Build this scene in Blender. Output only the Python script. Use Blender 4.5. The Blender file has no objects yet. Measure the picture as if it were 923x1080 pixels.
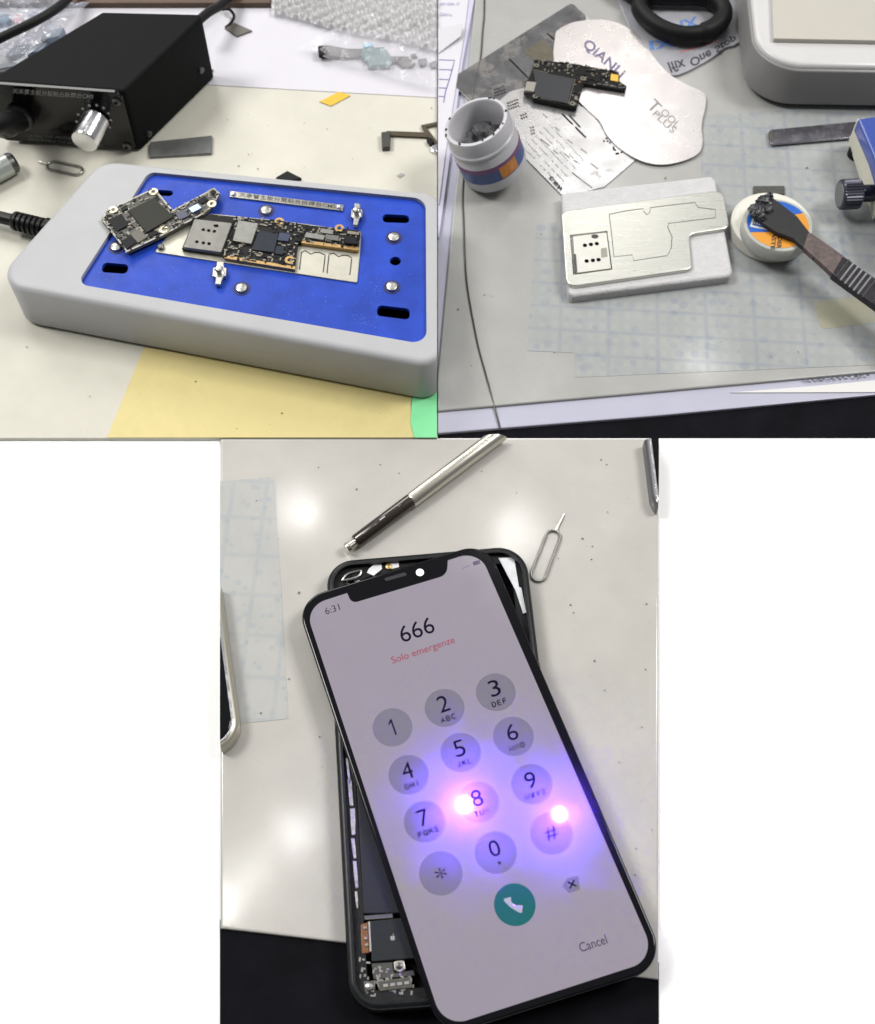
import bpy, bmesh, math, random
from mathutils import Vector, Matrix
from mathutils.geometry import tessellate_polygon
random.seed(7)
SC = bpy.context.scene
COL = SC.collection
sin, cos, pi = math.sin, math.cos, math.pi

# ---------------------------------------------------------------- camera
F, PITCH, H = 1300.0, math.radians(61), 0.40
CAM = Vector((0, -H/math.tan(PITCH), H))
FW, UP = Vector((0, cos(PITCH), -sin(PITCH))), Vector((0, sin(PITCH), cos(PITCH)))
ZB = 0.0018                                   # height of the bench tops
def ray(px, py): return FW + Vector(((px-461.5)/F, 0, 0)) + UP*((540-py)/F)
def P(px, py, z=ZB):
    r = ray(px, py); t = (z-CAM.z)/r.z
    return CAM + r*t
def PP(px, py, co, no):
    r = ray(px, py); t = (co-CAM).dot(no)/r.dot(no)
    return CAM + r*t
def proj(v):
    d = Vector(v)-CAM; t = d.dot(FW)
    return (461.5+F*d.x/t, 540-F*d.dot(UP)/t)
def W(pts, z=ZB): return [P(x, y, z).to_2d() for x, y in pts]
def drop(px, py, pyb, zb=ZB):
    """height whose point seen at (px,py) stands above the ground point seen at row pyb"""
    lo, hi = zb, 0.12
    for _ in range(40):
        m = (lo+hi)/2; q = P(px, py, m)
        if proj((q.x, q.y, zb))[1] < pyb: lo = m
        else: hi = m
    return m

# ---------------------------------------------------------------- materials
def lin(c):
    if isinstance(c, str): c = [int(c[i:i+2], 16) for i in (0, 2, 4)]
    return tuple((v/255/12.92 if v/255 <= .04045 else ((v/255+.055)/1.055)**2.4) for v in c)
MATS = {}
def mat(name, col, rough=.5, metal=0, var=0, vs=90, bump=0, bs=700, coat=0, coatr=.03, spec=.5, emit=None, es=1, wear=None, ws=160, wt=.62, stretch=None, alpha=1, trans=0, rvar=0, grime=0, world=False):
    if name in MATS: return MATS[name]
    m = bpy.data.materials.new(name); m.use_nodes = True; MATS[name] = m
    N, L = m.node_tree.nodes, m.node_tree.links
    b = N['Principled BSDF']
    c = lin(col)
    b.inputs['Base Color'].default_value = (*c, 1)
    b.inputs['Roughness'].default_value = rough
    b.inputs['Metallic'].default_value = metal
    b.inputs['Specular IOR Level'].default_value = spec
    b.inputs['Coat Weight'].default_value = coat
    b.inputs['Coat Roughness'].default_value = coatr
    b.inputs['Alpha'].default_value = alpha
    b.inputs['Transmission Weight'].default_value = trans
    if emit:
        b.inputs['Emission Color'].default_value = (*lin(emit), 1); b.inputs['Emission Strength'].default_value = es
    tc = N.new('ShaderNodeTexCoord')
    mp = N.new('ShaderNodeMapping'); L.new((N.new('ShaderNodeNewGeometry').outputs['Position'] if world else tc.outputs['Object']), mp.inputs[0])
    if stretch:
        mp.inputs['Rotation'].default_value = (0, 0, stretch[0]); mp.inputs['Scale'].default_value = stretch[1]
    def noise(s, d=5, r=.6, src=mp):
        n = N.new('ShaderNodeTexNoise'); n.inputs['Scale'].default_value = s; n.inputs['Detail'].default_value = d; n.inputs['Roughness'].default_value = r
        L.new(src.outputs[0], n.inputs['Vector']); return n
    last = None
    if var:
        n = noise(vs)
        cr = N.new('ShaderNodeValToRGB'); L.new(n.outputs['Fac'], cr.inputs[0])
        cr.color_ramp.elements[0].position = .3; cr.color_ramp.elements[1].position = .7
        cr.color_ramp.elements[0].color = (*[v*(1-var) for v in c], 1); cr.color_ramp.elements[1].color = (*[min(1, v*(1+var)) for v in c], 1)
        last = cr.outputs[0]
    if wear:
        n = noise(ws, 8, .7)
        r = N.new('ShaderNodeValToRGB'); L.new(n.outputs['Fac'], r.inputs[0])
        r.color_ramp.elements[0].position = wt; r.color_ramp.elements[1].position = wt+.07
        mx = N.new('ShaderNodeMix'); mx.data_type = 'RGBA'
        L.new(r.outputs[0], mx.inputs[0])
        if last: L.new(last, mx.inputs[6])
        else: mx.inputs[6].default_value = (*c, 1)
        mx.inputs[7].default_value = (*lin(wear), 1); last = mx.outputs[2]
    if grime:
        n = noise(38, 6, .65)
        r = N.new('ShaderNodeMapRange'); L.new(n.outputs['Fac'], r.inputs[0])
        r.inputs[1].default_value = .35; r.inputs[2].default_value = .7; r.inputs[3].default_value = 1; r.inputs[4].default_value = 1-grime
        mx = N.new('ShaderNodeMix'); mx.data_type = 'RGBA'; mx.blend_type = 'MULTIPLY'; mx.inputs[0].default_value = 1
        if last: L.new(last, mx.inputs[6])
        else: mx.inputs[6].default_value = (*c, 1)
        L.new(r.outputs[0], mx.inputs[7]); last = mx.outputs[2]
    if last: L.new(last, b.inputs['Base Color'])
    if rvar:
        n = noise(vs*1.7, 6)
        r = N.new('ShaderNodeMapRange'); L.new(n.outputs['Fac'], r.inputs[0])
        r.inputs[1].default_value = .3; r.inputs[2].default_value = .7; r.inputs[3].default_value = max(.02, rough-rvar); r.inputs[4].default_value = rough+rvar
        L.new(r.outputs[0], b.inputs['Roughness'])
    if bump:
        n = noise(bs, 4, .65)
        bp = N.new('ShaderNodeBump'); bp.inputs['Strength'].default_value = bump; bp.inputs['Distance'].default_value = .0006
        L.new(n.outputs['Fac'], bp.inputs['Height']); L.new(bp.outputs[0], b.inputs['Normal'])
    return m
def film(name, tint, fac, rough=.12, bump=.5, bs=220, diff=.25):
    """thin clear plastic: see-through with a milky share and gloss"""
    m = bpy.data.materials.new(name); m.use_nodes = True
    N, L = m.node_tree.nodes, m.node_tree.links
    b = N['Principled BSDF']; b.inputs['Base Color'].default_value = (*lin(tint), 1); b.inputs['Roughness'].default_value = rough
    b.inputs['Specular IOR Level'].default_value = 1
    tr = N.new('ShaderNodeBsdfTransparent'); mx = N.new('ShaderNodeMixShader')
    tc = N.new('ShaderNodeTexCoord'); n = N.new('ShaderNodeTexNoise'); n.inputs['Scale'].default_value = bs; n.inputs['Detail'].default_value = 3
    L.new(tc.outputs['Object'], n.inputs['Vector'])
    bp = N.new('ShaderNodeBump'); bp.inputs['Strength'].default_value = bump; bp.inputs['Distance'].default_value = .002
    L.new(n.outputs['Fac'], bp.inputs['Height']); L.new(bp.outputs[0], b.inputs['Normal'])
    r = N.new('ShaderNodeMapRange'); L.new(n.outputs['Fac'], r.inputs[0])
    r.inputs[1].default_value = .35; r.inputs[2].default_value = .65; r.inputs[3].default_value = fac-diff/2; r.inputs[4].default_value = fac+diff/2
    L.new(r.outputs[0], mx.inputs[0]); L.new(tr.outputs[0], mx.inputs[1]); L.new(b.outputs[0], mx.inputs[2])
    L.new(mx.outputs[0], N['Material Output'].inputs[0])
    return m

# ---------------------------------------------------------------- geometry: every function returns (verts, faces)
def rnd(pts, r, n=6):
    """round the corners of a 2-D outline; r is one radius or a list"""
    pts = [Vector(p).to_2d() for p in pts]; out = []; k = len(pts)
    for i, p in enumerate(pts):
        rr = r[i] if isinstance(r, (list, tuple)) else r
        if rr <= 0: out.append(p); continue
        a, b = (pts[i-1]-p), (pts[(i+1) % k]-p)
        la, lb = a.length, b.length
        if la < 1e-9 or lb < 1e-9: out.append(p); continue
        a /= la; b /= lb
        ang = math.acos(max(-1, min(1, a.dot(b))))
        if ang > 3.05: out.append(p); continue
        t = min(rr/math.tan(ang/2), la*.49, lb*.49); rr2 = t*math.tan(ang/2)
        c = p+(a+b).normalized()*(rr2/sin(ang/2))
        s, e = p+a*t-c, p+b*t-c
        a0 = math.atan2(s.y, s.x); d = math.atan2(s.x*e.y-s.y*e.x, s.dot(e))
        for j in range(n+1):
            th = a0+d*j/n; out.append(c+Vector((cos(th), sin(th)))*rr2)
    return out
def area(p): return sum(p[i-1].x*p[i].y-p[i].x*p[i-1].y for i in range(len(p)))/2
def ccw(p):
    p = [Vector(q).to_2d() for q in p]
    q = [p[0]]
    for v in p[1:]:
        if (v-q[-1]).length > 1e-7: q.append(v)
    if (q[0]-q[-1]).length < 1e-7: q.pop()
    return q if area(q) > 0 else q[::-1]
def inset(p, d):
    out = []; k = len(p)
    for i in range(k):
        a, b = (p[i]-p[i-1]).normalized(), (p[(i+1) % k]-p[i]).normalized()
        na, nb = Vector((-a.y, a.x)), Vector((-b.y, b.x))
        m = na+nb; l = m.length
        if l < 1e-6: m = na; q = 1
        else: m /= l; q = max(.5, m.dot(na))
        out.append(p[i]+m*(d/q))
    return out
def prism(pts, z0, z1, bev=0, holes=(), steps=3, dz=None):
    """outline standing between z0 and z1; dz(x,y) may lift every vertex"""
    p = ccw(pts); V = []; Fc = []
    rings = [(p, z0)]
    if bev:
        for j in range(steps+1):
            th = j/steps*pi/2
            rings.append((inset(p, bev*(1-cos(th))) if j else p, z1-bev+bev*sin(th)))
    else: rings.append((p, z1))
    k = len(p)
    for q, z in rings: V += [Vector((a.x, a.y, z)) for a in q]
    for r in range(len(rings)-1):
        for i in range(k):
            j = (i+1) % k
            Fc.append((r*k+i, r*k+j, (r+1)*k+j, (r+1)*k+i))
    t = (len(rings)-1)*k
    if not holes:
        Fc.append(tuple(range(t, t+k))); Fc.append(tuple(range(k-1, -1, -1)))
    else:
        hs = [ccw(h)[::-1] for h in holes]
        loops = [[Vector((a.x, a.y, 0)) for a in rings[-1][0]]]+[[Vector((a.x, a.y, 0)) for a in h] for h in hs]
        top = list(range(t, t+k)); bot = list(range(k))
        for h in hs:
            s = len(V); n = len(h)
            V += [Vector((a.x, a.y, z0)) for a in h]+[Vector((a.x, a.y, z1)) for a in h]
            bot += range(s, s+n); top += range(s+n, s+2*n)
            for i in range(n):
                j = (i+1) % n; Fc.append((s+i, s+j, s+n+j, s+n+i))
        for tri in tessellate_polygon(loops):
            a, b, c = [top[i] for i in tri]
            if (V[b]-V[a]).cross(V[c]-V[a]).z < 0: b, c = c, b
            Fc.append((a, b, c)); a, b, c = [bot[i] for i in tri]
            if (V[b]-V[a]).cross(V[c]-V[a]).z > 0: b, c = c, b
            Fc.append((a, b, c))
    if dz: V = [v+Vector((0, 0, dz(v.x, v.y))) for v in V]
    return V, Fc
def join(*gs):
    V, Fc = [], []
    for g in gs:
        n = len(V); V += g[0]; Fc += [tuple(i+n for i in f) for f in g[1]]
    return V, Fc
def tube(path, r, n=10, closed=False, flat=1.0):
    path = [Vector(p) for p in path]; k = len(path); V, Fc = [], []
    rs = r if isinstance(r, (list, tuple)) else [r]*k
    for i, p in enumerate(path):
        a = path[i-1] if (i or closed) else p; b = path[(i+1) % k] if (i < k-1 or closed) else p
        t = (b-a).normalized()
        up = Vector((0, 0, 1)) if abs(t.z) < .95 else Vector((0, 1, 0))
        s = t.cross(up).normalized(); u = s.cross(t)
        for j in range(n):
            th = 2*pi*j/n; V.append(p+s*cos(th)*rs[i]+u*sin(th)*rs[i]*flat)
    for i in range(k if closed else k-1):
        i2 = (i+1) % k
        for j in range(n):
            j2 = (j+1) % n; Fc.append((i*n+j, i*n+j2, i2*n+j2, i2*n+j))
    if not closed: Fc += [tuple(range(n-1, -1, -1)), tuple(range((k-1)*n, k*n))]
    return V, Fc
def lathe(prof, o, ax=(0, 0, 1), n=40, ex=1.0, dirx=None, knurl=None):
    """profile of (radius, height) turned about the axis through o"""
    ax = Vector(ax).normalized(); o = Vector(o)
    s = Vector(dirx) if dirx else ax.cross(Vector((0, 1, .001))).normalized()
    if not dirx and abs(ax.z) > .9: s = Vector((1, 0, 0))
    s = (s-ax*s.dot(ax)).normalized(); u = ax.cross(s); V, Fc = [], []
    for q, (r, h) in enumerate(prof):
        for j in range(n):
            th = 2*pi*j/n; rr = r*(knurl if knurl and q in (2, 3) and j % 2 else 1)
            V.append(o+ax*h+s*cos(th)*rr+u*sin(th)*rr*ex)
    for i in range(len(prof)-1):
        for j in range(n):
            j2 = (j+1) % n; Fc.append((i*n+j, i*n+j2, (i+1)*n+j2, (i+1)*n+j))
    Fc += [tuple(range(n-1, -1, -1)), tuple(range((len(prof)-1)*n, len(prof)*n))]
    return V, Fc
def circ(c, r, n=28, ry=None): return [Vector((c[0]+r*cos(2*pi*i/n), c[1]+(ry or r)*sin(2*pi*i/n))) for i in range(n)]
def spline(pts, n=8, closed=False):
    pts = [Vector(p) for p in pts]; k = len(pts); out = []
    for i in range(k if closed else k-1):
        g = (lambda j: pts[j % k]) if closed else (lambda j: pts[max(0, min(k-1, j))])
        a, b, c, d = g(i-1), g(i), g(i+1), g(i+2)
        for j in range(n):
            t = j/n
            out.append(.5*((2*b)+(c-a)*t+(2*a-5*b+4*c-d)*t*t+(3*b-a-3*c+d)*t**3))
    if not closed: out.append(pts[-1])
    return out
def clip(g, co, no):
    """saw the shape off along a plane (the side the normal points to is removed) and cap it"""
    bm = bmesh.new(); vs = [bm.verts.new(v) for v in g[0]]
    for f in g[1]:
        try: bm.faces.new([vs[i] for i in f])
        except ValueError: pass
    r = bmesh.ops.bisect_plane(bm, geom=bm.verts[:]+bm.edges[:]+bm.faces[:], plane_co=co, plane_no=no, clear_outer=True, dist=1e-8)
    ed = [e for e in bm.edges if e.is_boundary and all(abs((v.co-Vector(co)).dot(Vector(no).normalized())) < 1e-6 for v in e.verts)]
    if ed: bmesh.ops.holes_fill(bm, edges=ed, sides=0)
    bm.verts.index_update()
    out = [v.co.copy() for v in bm.verts], [tuple(v.index for v in f.verts) for f in bm.faces]
    bm.free(); return out
from mathutils import noise as mnoise
def crumple(quad, nx, ny, z, amp, freq, sharp=1.0, edge=True, zf=None):
    """a thin sheet laid over a pixel quad and creased by noise, with real thickness"""
    V, Fc = [], []; c = [P(x, y, ZB) for x, y in quad]
    for j in range(ny+1):
        for i in range(nx+1):
            u, v = i/nx, j/ny
            p = c[0]*(1-u)*(1-v)+c[1]*u*(1-v)+c[2]*u*v+c[3]*(1-u)*v
            q = Vector((p.x*freq, p.y*freq, z*97))
            h = abs(mnoise.noise(q))*sharp+abs(mnoise.noise(q*2.3))*.5*sharp+abs(mnoise.noise(q*5.1))*.22
            e = min(1, 6*min(u, 1-u, v, 1-v)+.12) if edge else 1
            w = mnoise.noise(q*.8+Vector((9, 3, 1)))*.0022
            V.append(Vector((p.x+w*(1 if 0 < i < nx else .3), p.y+w*.7, z+amp*h*e+(zf(u, v) if zf else 0))))
    a = nx+1
    for j in range(ny):
        for i in range(nx): Fc.append((j*a+i, (j+1)*a+i, (j+1)*a+i+1, j*a+i+1)[::-1])
    return V, Fc

# ---------------------------------------------------------------- objects
def build(name, g, m, parent=None, label=None, cat=None, group=None, kind=None, flat=False, ang=38):
    V, Fc = g
    if parent is not None:
        o0 = Vector((0, 0, 0)); q = parent
        while q is not None: o0 = o0+q.location; q = q.parent
    else:
        xs, ys, zs = [v.x for v in V], [v.y for v in V], [v.z for v in V]
        o0 = Vector(((min(xs)+max(xs))/2, (min(ys)+max(ys))/2, min(zs)))
    me = bpy.data.meshes.new(name); me.from_pydata([v-o0 for v in V], [], Fc); me.validate(); me.update()
    bm = bmesh.new(); bm.from_mesh(me); bmesh.ops.remove_doubles(bm, verts=bm.verts[:], dist=1e-7)
    if name not in ('film', 'lettering'): bmesh.ops.recalc_face_normals(bm, faces=bm.faces[:])
    bm.to_mesh(me); bm.free()
    if not flat:
        me.shade_smooth(); me.set_sharp_from_angle(angle=math.radians(ang))
        cap = [len(p.vertices) > 4 or abs(p.normal.z) > .99995 for p in me.polygons]; seen = {}
        for p in me.polygons:
            for k in p.edge_keys: seen.setdefault(k, []).append(p.index)
        for e in me.edges:
            f = seen.get(tuple(sorted(e.vertices)), ())
            if len(f) == 2 and cap[f[0]] != cap[f[1]]: e.use_edge_sharp = True
    me.materials.append(m)
    o = bpy.data.objects.new(name, me); COL.objects.link(o)
    if parent is not None: o.parent = parent
    else: o.location = o0
    tag(o, label, cat, group, kind); return o
def tag(o, label=None, cat=None, group=None, kind=None):
    for k, v in (('label', label), ('category', cat), ('group', group), ('kind', kind)):
        if v: o[k] = v
def thing(name, label, cat, px, py, group=None, z=ZB):
    o = bpy.data.objects.new(name, None); COL.objects.link(o); o.empty_display_size = .01
    o.location = P(px, py, z); tag(o, label, cat, group); return o
def lettering(s, p0, p1, up, z, m, parent, plane=None, name='lettering', bold=0, font=None):
    """print: the text's own box runs from p0 to p1 along its baseline and up by the pixel vector 'up'"""
    cu = bpy.data.curves.new(name, 'FONT'); cu.body = s; cu.size = 1; cu.resolution_u = 4; cu.offset = bold
    if font: cu.font = font
    t = bpy.data.objects.new(name, cu); COL.objects.link(t)
    dg = bpy.context.evaluated_depsgraph_get(); me = bpy.data.meshes.new_from_object(t.evaluated_get(dg))
    bpy.data.objects.remove(t); bpy.data.curves.remove(cu)
    vs = [v.co.copy() for v in me.vertices]; fs = [tuple(p.vertices) for p in me.polygons]; bpy.data.meshes.remove(me)
    x0, x1 = min(v.x for v in vs), max(v.x for v in vs); y0, y1 = min(v.y for v in vs), max(v.y for v in vs)
    G = (lambda q: P(q[0], q[1], z)) if plane is None else (lambda q: PP(q[0], q[1], *plane))
    A, B, C = G(p0), G(p1), G((p0[0]+up[0], p0[1]+up[1]))
    n = (B-A).cross(C-A).normalized()
    nn = Vector((0, 0, 1)) if plane is None else plane[1].normalized()
    if n.dot(nn) < 0: fs = [f[::-1] for f in fs]
    V = [A+(B-A)*((v.x-x0)/(x1-x0))+(C-A)*((v.y-y0)/(y1-y0))+nn*.00006 for v in vs]
    return build(name, (V, fs), m, parent, flat=True)
def px_box(pts, z0, z1, bev=0, r=0):
    w = W(pts, z1); return prism(rnd(w, r) if r else w, z0, z1, bev)
def strokes(paths, z, w, h=.00012, closed=False):
    """thin raised or printed lines along pixel paths"""
    return join(*[tube([P(x, y, z) for x, y in p], w, 5, closed, flat=h/w) for p in paths])
def inside(p, poly):
    c = False; k = len(poly)
    for i in range(k):
        a, b = poly[i-1], poly[i]
        if (a[1] > p[1]) != (b[1] > p[1]) and p[0] < (b[0]-a[0])*(p[1]-a[1])/(b[1]-a[1])+a[0]: c = not c
    return c
def passives(poly, z, n, seed, axis, avoid=(), sz=(1.0, 2.2), h=.0004):
    """the scatter of tiny soldered components inside a pixel polygon"""
    rs = random.Random(seed); gs = []; ax = Vector(axis).normalized()
    xs, ys = [p[0] for p in poly], [p[1] for p in poly]; tries = 0
    while len(gs) < n and tries < n*30:
        tries += 1
        q = (rs.uniform(min(xs), max(xs)), rs.uniform(min(ys), max(ys)))
        if not inside(q, poly) or any(inside(q, a) for a in avoid): continue
        c = P(q[0], q[1], z); a = ax if rs.random() < .6 else Vector((-ax.y, ax.x))
        l, w = rs.uniform(*sz)*.0004, rs.uniform(.5, .9)*.0004
        b = Vector((-a.y, a.x)); c2 = c.to_2d()
        gs.append(prism([c2+a*l+b*w, c2-a*l+b*w, c2-a*l-b*w, c2+a*l-b*w], z-.0001, z+h*rs.uniform(.5, 1)))
    return join(*gs)
def ring(px, py, ro, ri, z, h): return prism(circ(P(px, py, z), ro, 24), z-.0002, z+h, 0, [circ(P(px, py, z), ri, 18)])
def screw(px, py, z, r, parent, m, mdark, name='screw'):
    c = P(px, py, z)
    s = build(name, lathe([(r, 0), (r, .0004), (r*.9, .0009), (r*.55, .0012), (0.00001, .0013)], c), m, parent)
    cr = []
    for a in (.5, .5+pi/2):
        d = Vector((cos(a), sin(a))); e = Vector((-d.y, d.x)); q = c.to_2d()
        cr.append(prism([q+d*r*.6+e*r*.1, q-d*r*.6+e*r*.1, q-d*r*.6-e*r*.1, q+d*r*.6-e*r*.1], z+.0011, z+.00138+(.00003 if a > 1 else 0)))
    return s
CUTX = .00025                                  # the bench sections stop either side of x = 0
def cut_right(g): return clip(g, (-CUTX, 0, 0), (1, 0, 0))
def cut_left(g): return clip(g, (CUTX, 0, 0), (-1, 0, 0))

def lump(o, rx, ry, h, seed, n=24):
    """an uneven mound of paste"""
    o = Vector(o); V, Fc = [], []; m = 7
    for i in range(m+1):
        f = i/m*pi/2
        for j in range(n):
            a = 2*pi*j/n; d = Vector((cos(a)*cos(f), sin(a)*cos(f), sin(f)))
            k = 1+.34*mnoise.noise(d*1.9+Vector((seed*1.7, 0, 0)))+.2*mnoise.noise(d*4.7+Vector((0, seed*2.3, 0)))
            V.append(o+Vector((d.x*rx*k, d.y*ry*k, d.z*h*k)))
    for i in range(m):
        for j in range(n): j2 = (j+1) % n; Fc.append((i*n+j, i*n+j2, (i+1)*n+j2, (i+1)*n+j))
    Fc += [tuple(range(n-1, -1, -1)), tuple(range(m*n, m*n+n))]
    return V, Fc
EXPO, WORLD = 0, .37
WARM = (1, .985, .955)
KEYS = [((-.95, .3, 1.35), (0, .05, 0), 17.5, .45, WARM, 180, .5), ((.95, .3, 1.35), (0, .05, 0), 17.5, .45, WARM, 180, .5), ((-.62, 1.3, 1.0), (0, .05, 0), 9, .6, WARM, 180, .6)]  # unseen lamps added at both sides and the back, kept clear of reflections
PUR = (.1, .024, 1)
GLINTS = [(315, 538, ZB, .6, .09, .009), (545, 562, ZB, .62, .11, .0115), (232, 955, ZB, .5, .05, .009), (252, 934, ZB, .51, .02, .01), (272, 912, ZB, .52, .02, .011), (308, 878, ZB, .54, .05, .010), (655, 140, ZB, .66, .2, .09, (1, .97, .93)),  # bench spots, a row imitating one long streak, then an added stencil brightener
          (615, 196, ZB, .66, .12, .06, (1, .98, .96)), (622, 232, ZB+.008, .66, .08, .045),  # broad unseen lamps added to brighten the stencil and carrier plate
          (652, 86, ZB, .7, .05, .016, (1, .84, .7)), (545, 104, ZB, .7, .02, .010, (1, .68, .4)),
          (477, 411, (ZB+.0012), .7, .045, .0045), (567, 404, (ZB+.0012), .7, .05, .0045), (739, 389, (ZB+.0012), .7, .07, .005), (905, 377, (ZB+.0012), .7, .05, .0045),
          (490, 849, ZB+.0096, .55, .0042, .0066, PUR, 12, 'blue_lamp'), (590, 859, ZB+.0096, .55, .0034, .006, PUR, 12, 'blue_lamp')]
# ---------------------------------------------------------------- materials in use
white_ground = mat('white_ground_paint', (250, 250, 250), .9, spec=.0)
dark_floor = mat('dark_floor_cloth', (14, 14, 19), .9, spec=.1, var=.35, vs=60, bump=.3, bs=900)
cream = mat('cream_mat', (198, 195, 183), .36, spec=.25, var=.03, vs=30, bump=.03, bs=1500, wear=(172, 167, 152), ws=420, wt=.72, grime=.08)
paper_w = mat('white_paper', (198, 196, 203), .75, var=.02, vs=40, bump=.1, bs=300)
blackmetal = mat('black_anodised', (16, 17, 18), .55, spec=.07, var=.1, vs=300, bump=.05, bs=3000)
blackgloss = mat('black_gloss_panel', (9, 9, 10), .12, spec=.35)
blackplastic = mat('black_plastic', (12, 12, 13), .42, spec=.3, bump=.05, bs=1500)
rubber = mat('black_rubber', (11, 11, 12), .55, spec=.25, bump=.08, bs=1800)
chrome = mat('bright_aluminium', (225, 225, 228), .2, 1, rvar=.08, vs=200)
steel = mat('brushed_steel', (176, 175, 170), .34, 1, var=.12, vs=120, stretch=(.6, (1, 14, 1)), rvar=.1)
darksteel = mat('dark_steel', (96, 96, 94), .4, 1, var=.2, vs=150)
greyplastic = mat('grey_plastic', (170, 171, 173), .45, grime=.07, spec=.3, var=.02, vs=60, bump=.06, bs=2200, wear=(150, 152, 160), ws=240, wt=.7)
greybase = mat('pale_plastic_base', (205, 203, 196), .5)
blueplate = mat('blue_bakelite', (32, 66, 172), .4, var=.22, vs=70, bump=.08, bs=2600, wear=(84, 118, 204), ws=620, wt=.64, rvar=.1, spec=.25, grime=.1)
hole = mat('hole_black', (6, 6, 8), .8, spec=.1)
plate_nickel = mat('nickel_plate', (186, 183, 170), .42, .6, var=.07, vs=180, rvar=.08)
gold = mat('gold_plating', (176, 146, 98), .4, .8, var=.2, vs=900)
pcb_black = mat('pcb_black', (22, 22, 22), .5, spec=.2, var=.45, vs=1500, bump=.1, bs=2500)
pcb_grey = mat('pcb_grey', (90, 90, 86), .5, spec=.2, var=.55, vs=1700, bump=.15, bs=2500)
chip_black = mat('chip_black', (30, 32, 32), .5, spec=.2, var=.08, vs=300, bump=.05, bs=2500)
chip_dark = mat('chip_very_dark', (15, 16, 18), .5, spec=.2, var=.1, vs=400)
chip_blue = mat('chip_blue_grey', (52, 62, 84), .4, spec=.3, var=.12, vs=500)
chip_slate = mat('chip_slate', (38, 43, 52), .5, spec=.2, var=.1, vs=400)
shield = mat('shield_can', (128, 128, 124), .42, .6, var=.12, vs=500)
cagegrey = mat('cage_steel', (122, 121, 116), .42, .7, var=.1, vs=260, rvar=.08)
solder = mat('solder_silver', (128, 123, 112), .4, .5, var=.5, vs=2500)
copper = mat('copper_brown', (122, 84, 58), .4, .6, var=.3, vs=1800)
printwhite = mat('white_print', (176, 178, 178), .6)
printgrey = mat('grey_print', (110, 112, 112), .6)
printdark = mat('dark_print', (52, 52, 54), .6)
yellowfilm = mat('yellow_film', (208, 194, 136), .4, spec=.3, var=.04, vs=40, grime=.12, bump=.04, bs=120)
greenfilm = mat('green_film', (126, 212, 152), .4, var=.04, vs=60)
orange_tape = mat('amber_tape', (212, 172, 48), .35, var=.06, vs=200)
dustm = mat('dark_flake', (104, 99, 92), .7, var=.3, vs=900)

# ---------------------------------------------------------------- setting
def sheet(name, pts, z0, z1, m, bev=.0003, g=None):
    return build(name, g or prism(W(pts, z1), z0, z1, bev), m, kind='structure')
build('ground', prism([(-2.5, -2.2), (2.5, -2.2), (2.5, 3.4), (-2.5, 3.4)], -.02, 0), white_ground, kind='structure')
E = 70
sheet('tabletop', [(-E, 462), (461.2, 462), (461.2, -E), (-E, -E)], .0, ZB, cream)

# ---------------------------------------------------------------- first bench section: control box and heating station
Z1 = ZB+.0003
build('paper_sheet', cut_right(prism(W([(-E, 40), (60, 74), (150, 84), (232, 90), (463, 103), (470, -66), (-E, -66)], Z1), ZB-.0001, Z1)), paper_w,
      label='large white paper sheet under the black control box and clear bags', cat='paper')
build('wooden_strip', cut_right(px_box([(-E, -9), (285, -9), (285, 3), (-E, 3)], Z1, Z1+.003, .0004)), mat('brown_wood', (84, 66, 52), .6, var=.2, vs=90, stretch=(0, (1, 12, 1))),
      label='brown strip along the far edge behind the black control box', cat='strip')
# control box
HB = drop(131, 96, 160)
top = [(-14, 85), (131, 96), (217, 14.5), (108, 12)]
wt = W(top, HB)
box = thing('control_box', 'black metal control box with silver knob and white dial dots', 'control box', 90, 90)
build('housing', prism(rnd(wt, .0022), ZB+.0015, HB, .0012), blackmetal, box)
fl, fr = Vector((*wt[0], 0)), Vector((*wt[1], 0)); fd = (fr-fl).normalized(); fn = Vector((fd.y, -fd.x, 0))
FP = (fr+fn*.0012, fn)
def face_quad(pts, d0, d1, r=.002, co=None):
    """a plate standing on the front face of the box, outlined by pixels"""
    q = [PP(x, y, FP[0], FP[1]) for x, y in pts]; zc = Vector((0, 0, 1))
    loc = rnd([Vector(((p-fl).dot(fd), p.z)) for p in q], r)
    V, Fc = prism(loc, d0, d1, .0003)
    return [fl+fd*v.x+zc*v.y+fn*v.z for v in V], Fc
build('front_panel', face_quad([(-14, 88), (128, 98.5), (144, 158), (2, 148)], -.0005, .0012, .003), blackgloss, box)
for x, y in ((123, 107), (134, 154)):
    o = PP(x, y, *FP); build('corner_screw', lathe([(.0019, 0), (.0019, .0006), (.0012, .001), (.00001, .0011)], o, fn, 20), darksteel, box)
    build('screw_recess', lathe([(.0008, .0011), (.0008, .00125), (.00001, .00127)], o, fn, 6), hole, box)
kb = PP(101, 127, *FP); kn = build('knob', lathe([(.0062, 0), (.0062, .0006), (.0058, .0012), (.0058, .0122), (.0054, .013), (.0052, .01305), (.00001, .0131)], kb, fn+Vector((-.18, -.1, .0)), 48), chrome, box)
build('knob_pointer', face_quad([(106.5, 115), (108, 116.5), (118, 107), (116.5, 105.5)], .0002, .0005, 0), printwhite, box)
for i in range(10):
    a = math.radians(205-i*25); q = (99+18*cos(a), 128-17.5*sin(a))
    build('dial_dot', lathe([(.0006, 0), (.0006, .00025), (.00001, .00026)], PP(q[0], q[1], *FP), fn, 10), printwhite, box)
lettering('天米景主板分层粘合拆焊台CMS', (13, 98.5), (98, 104.5), (0.6, -5.6), 0, mat('face_print', (150, 150, 148), .6), box, (FP[0]+fn*.0001, fn), bold=.012)
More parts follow.
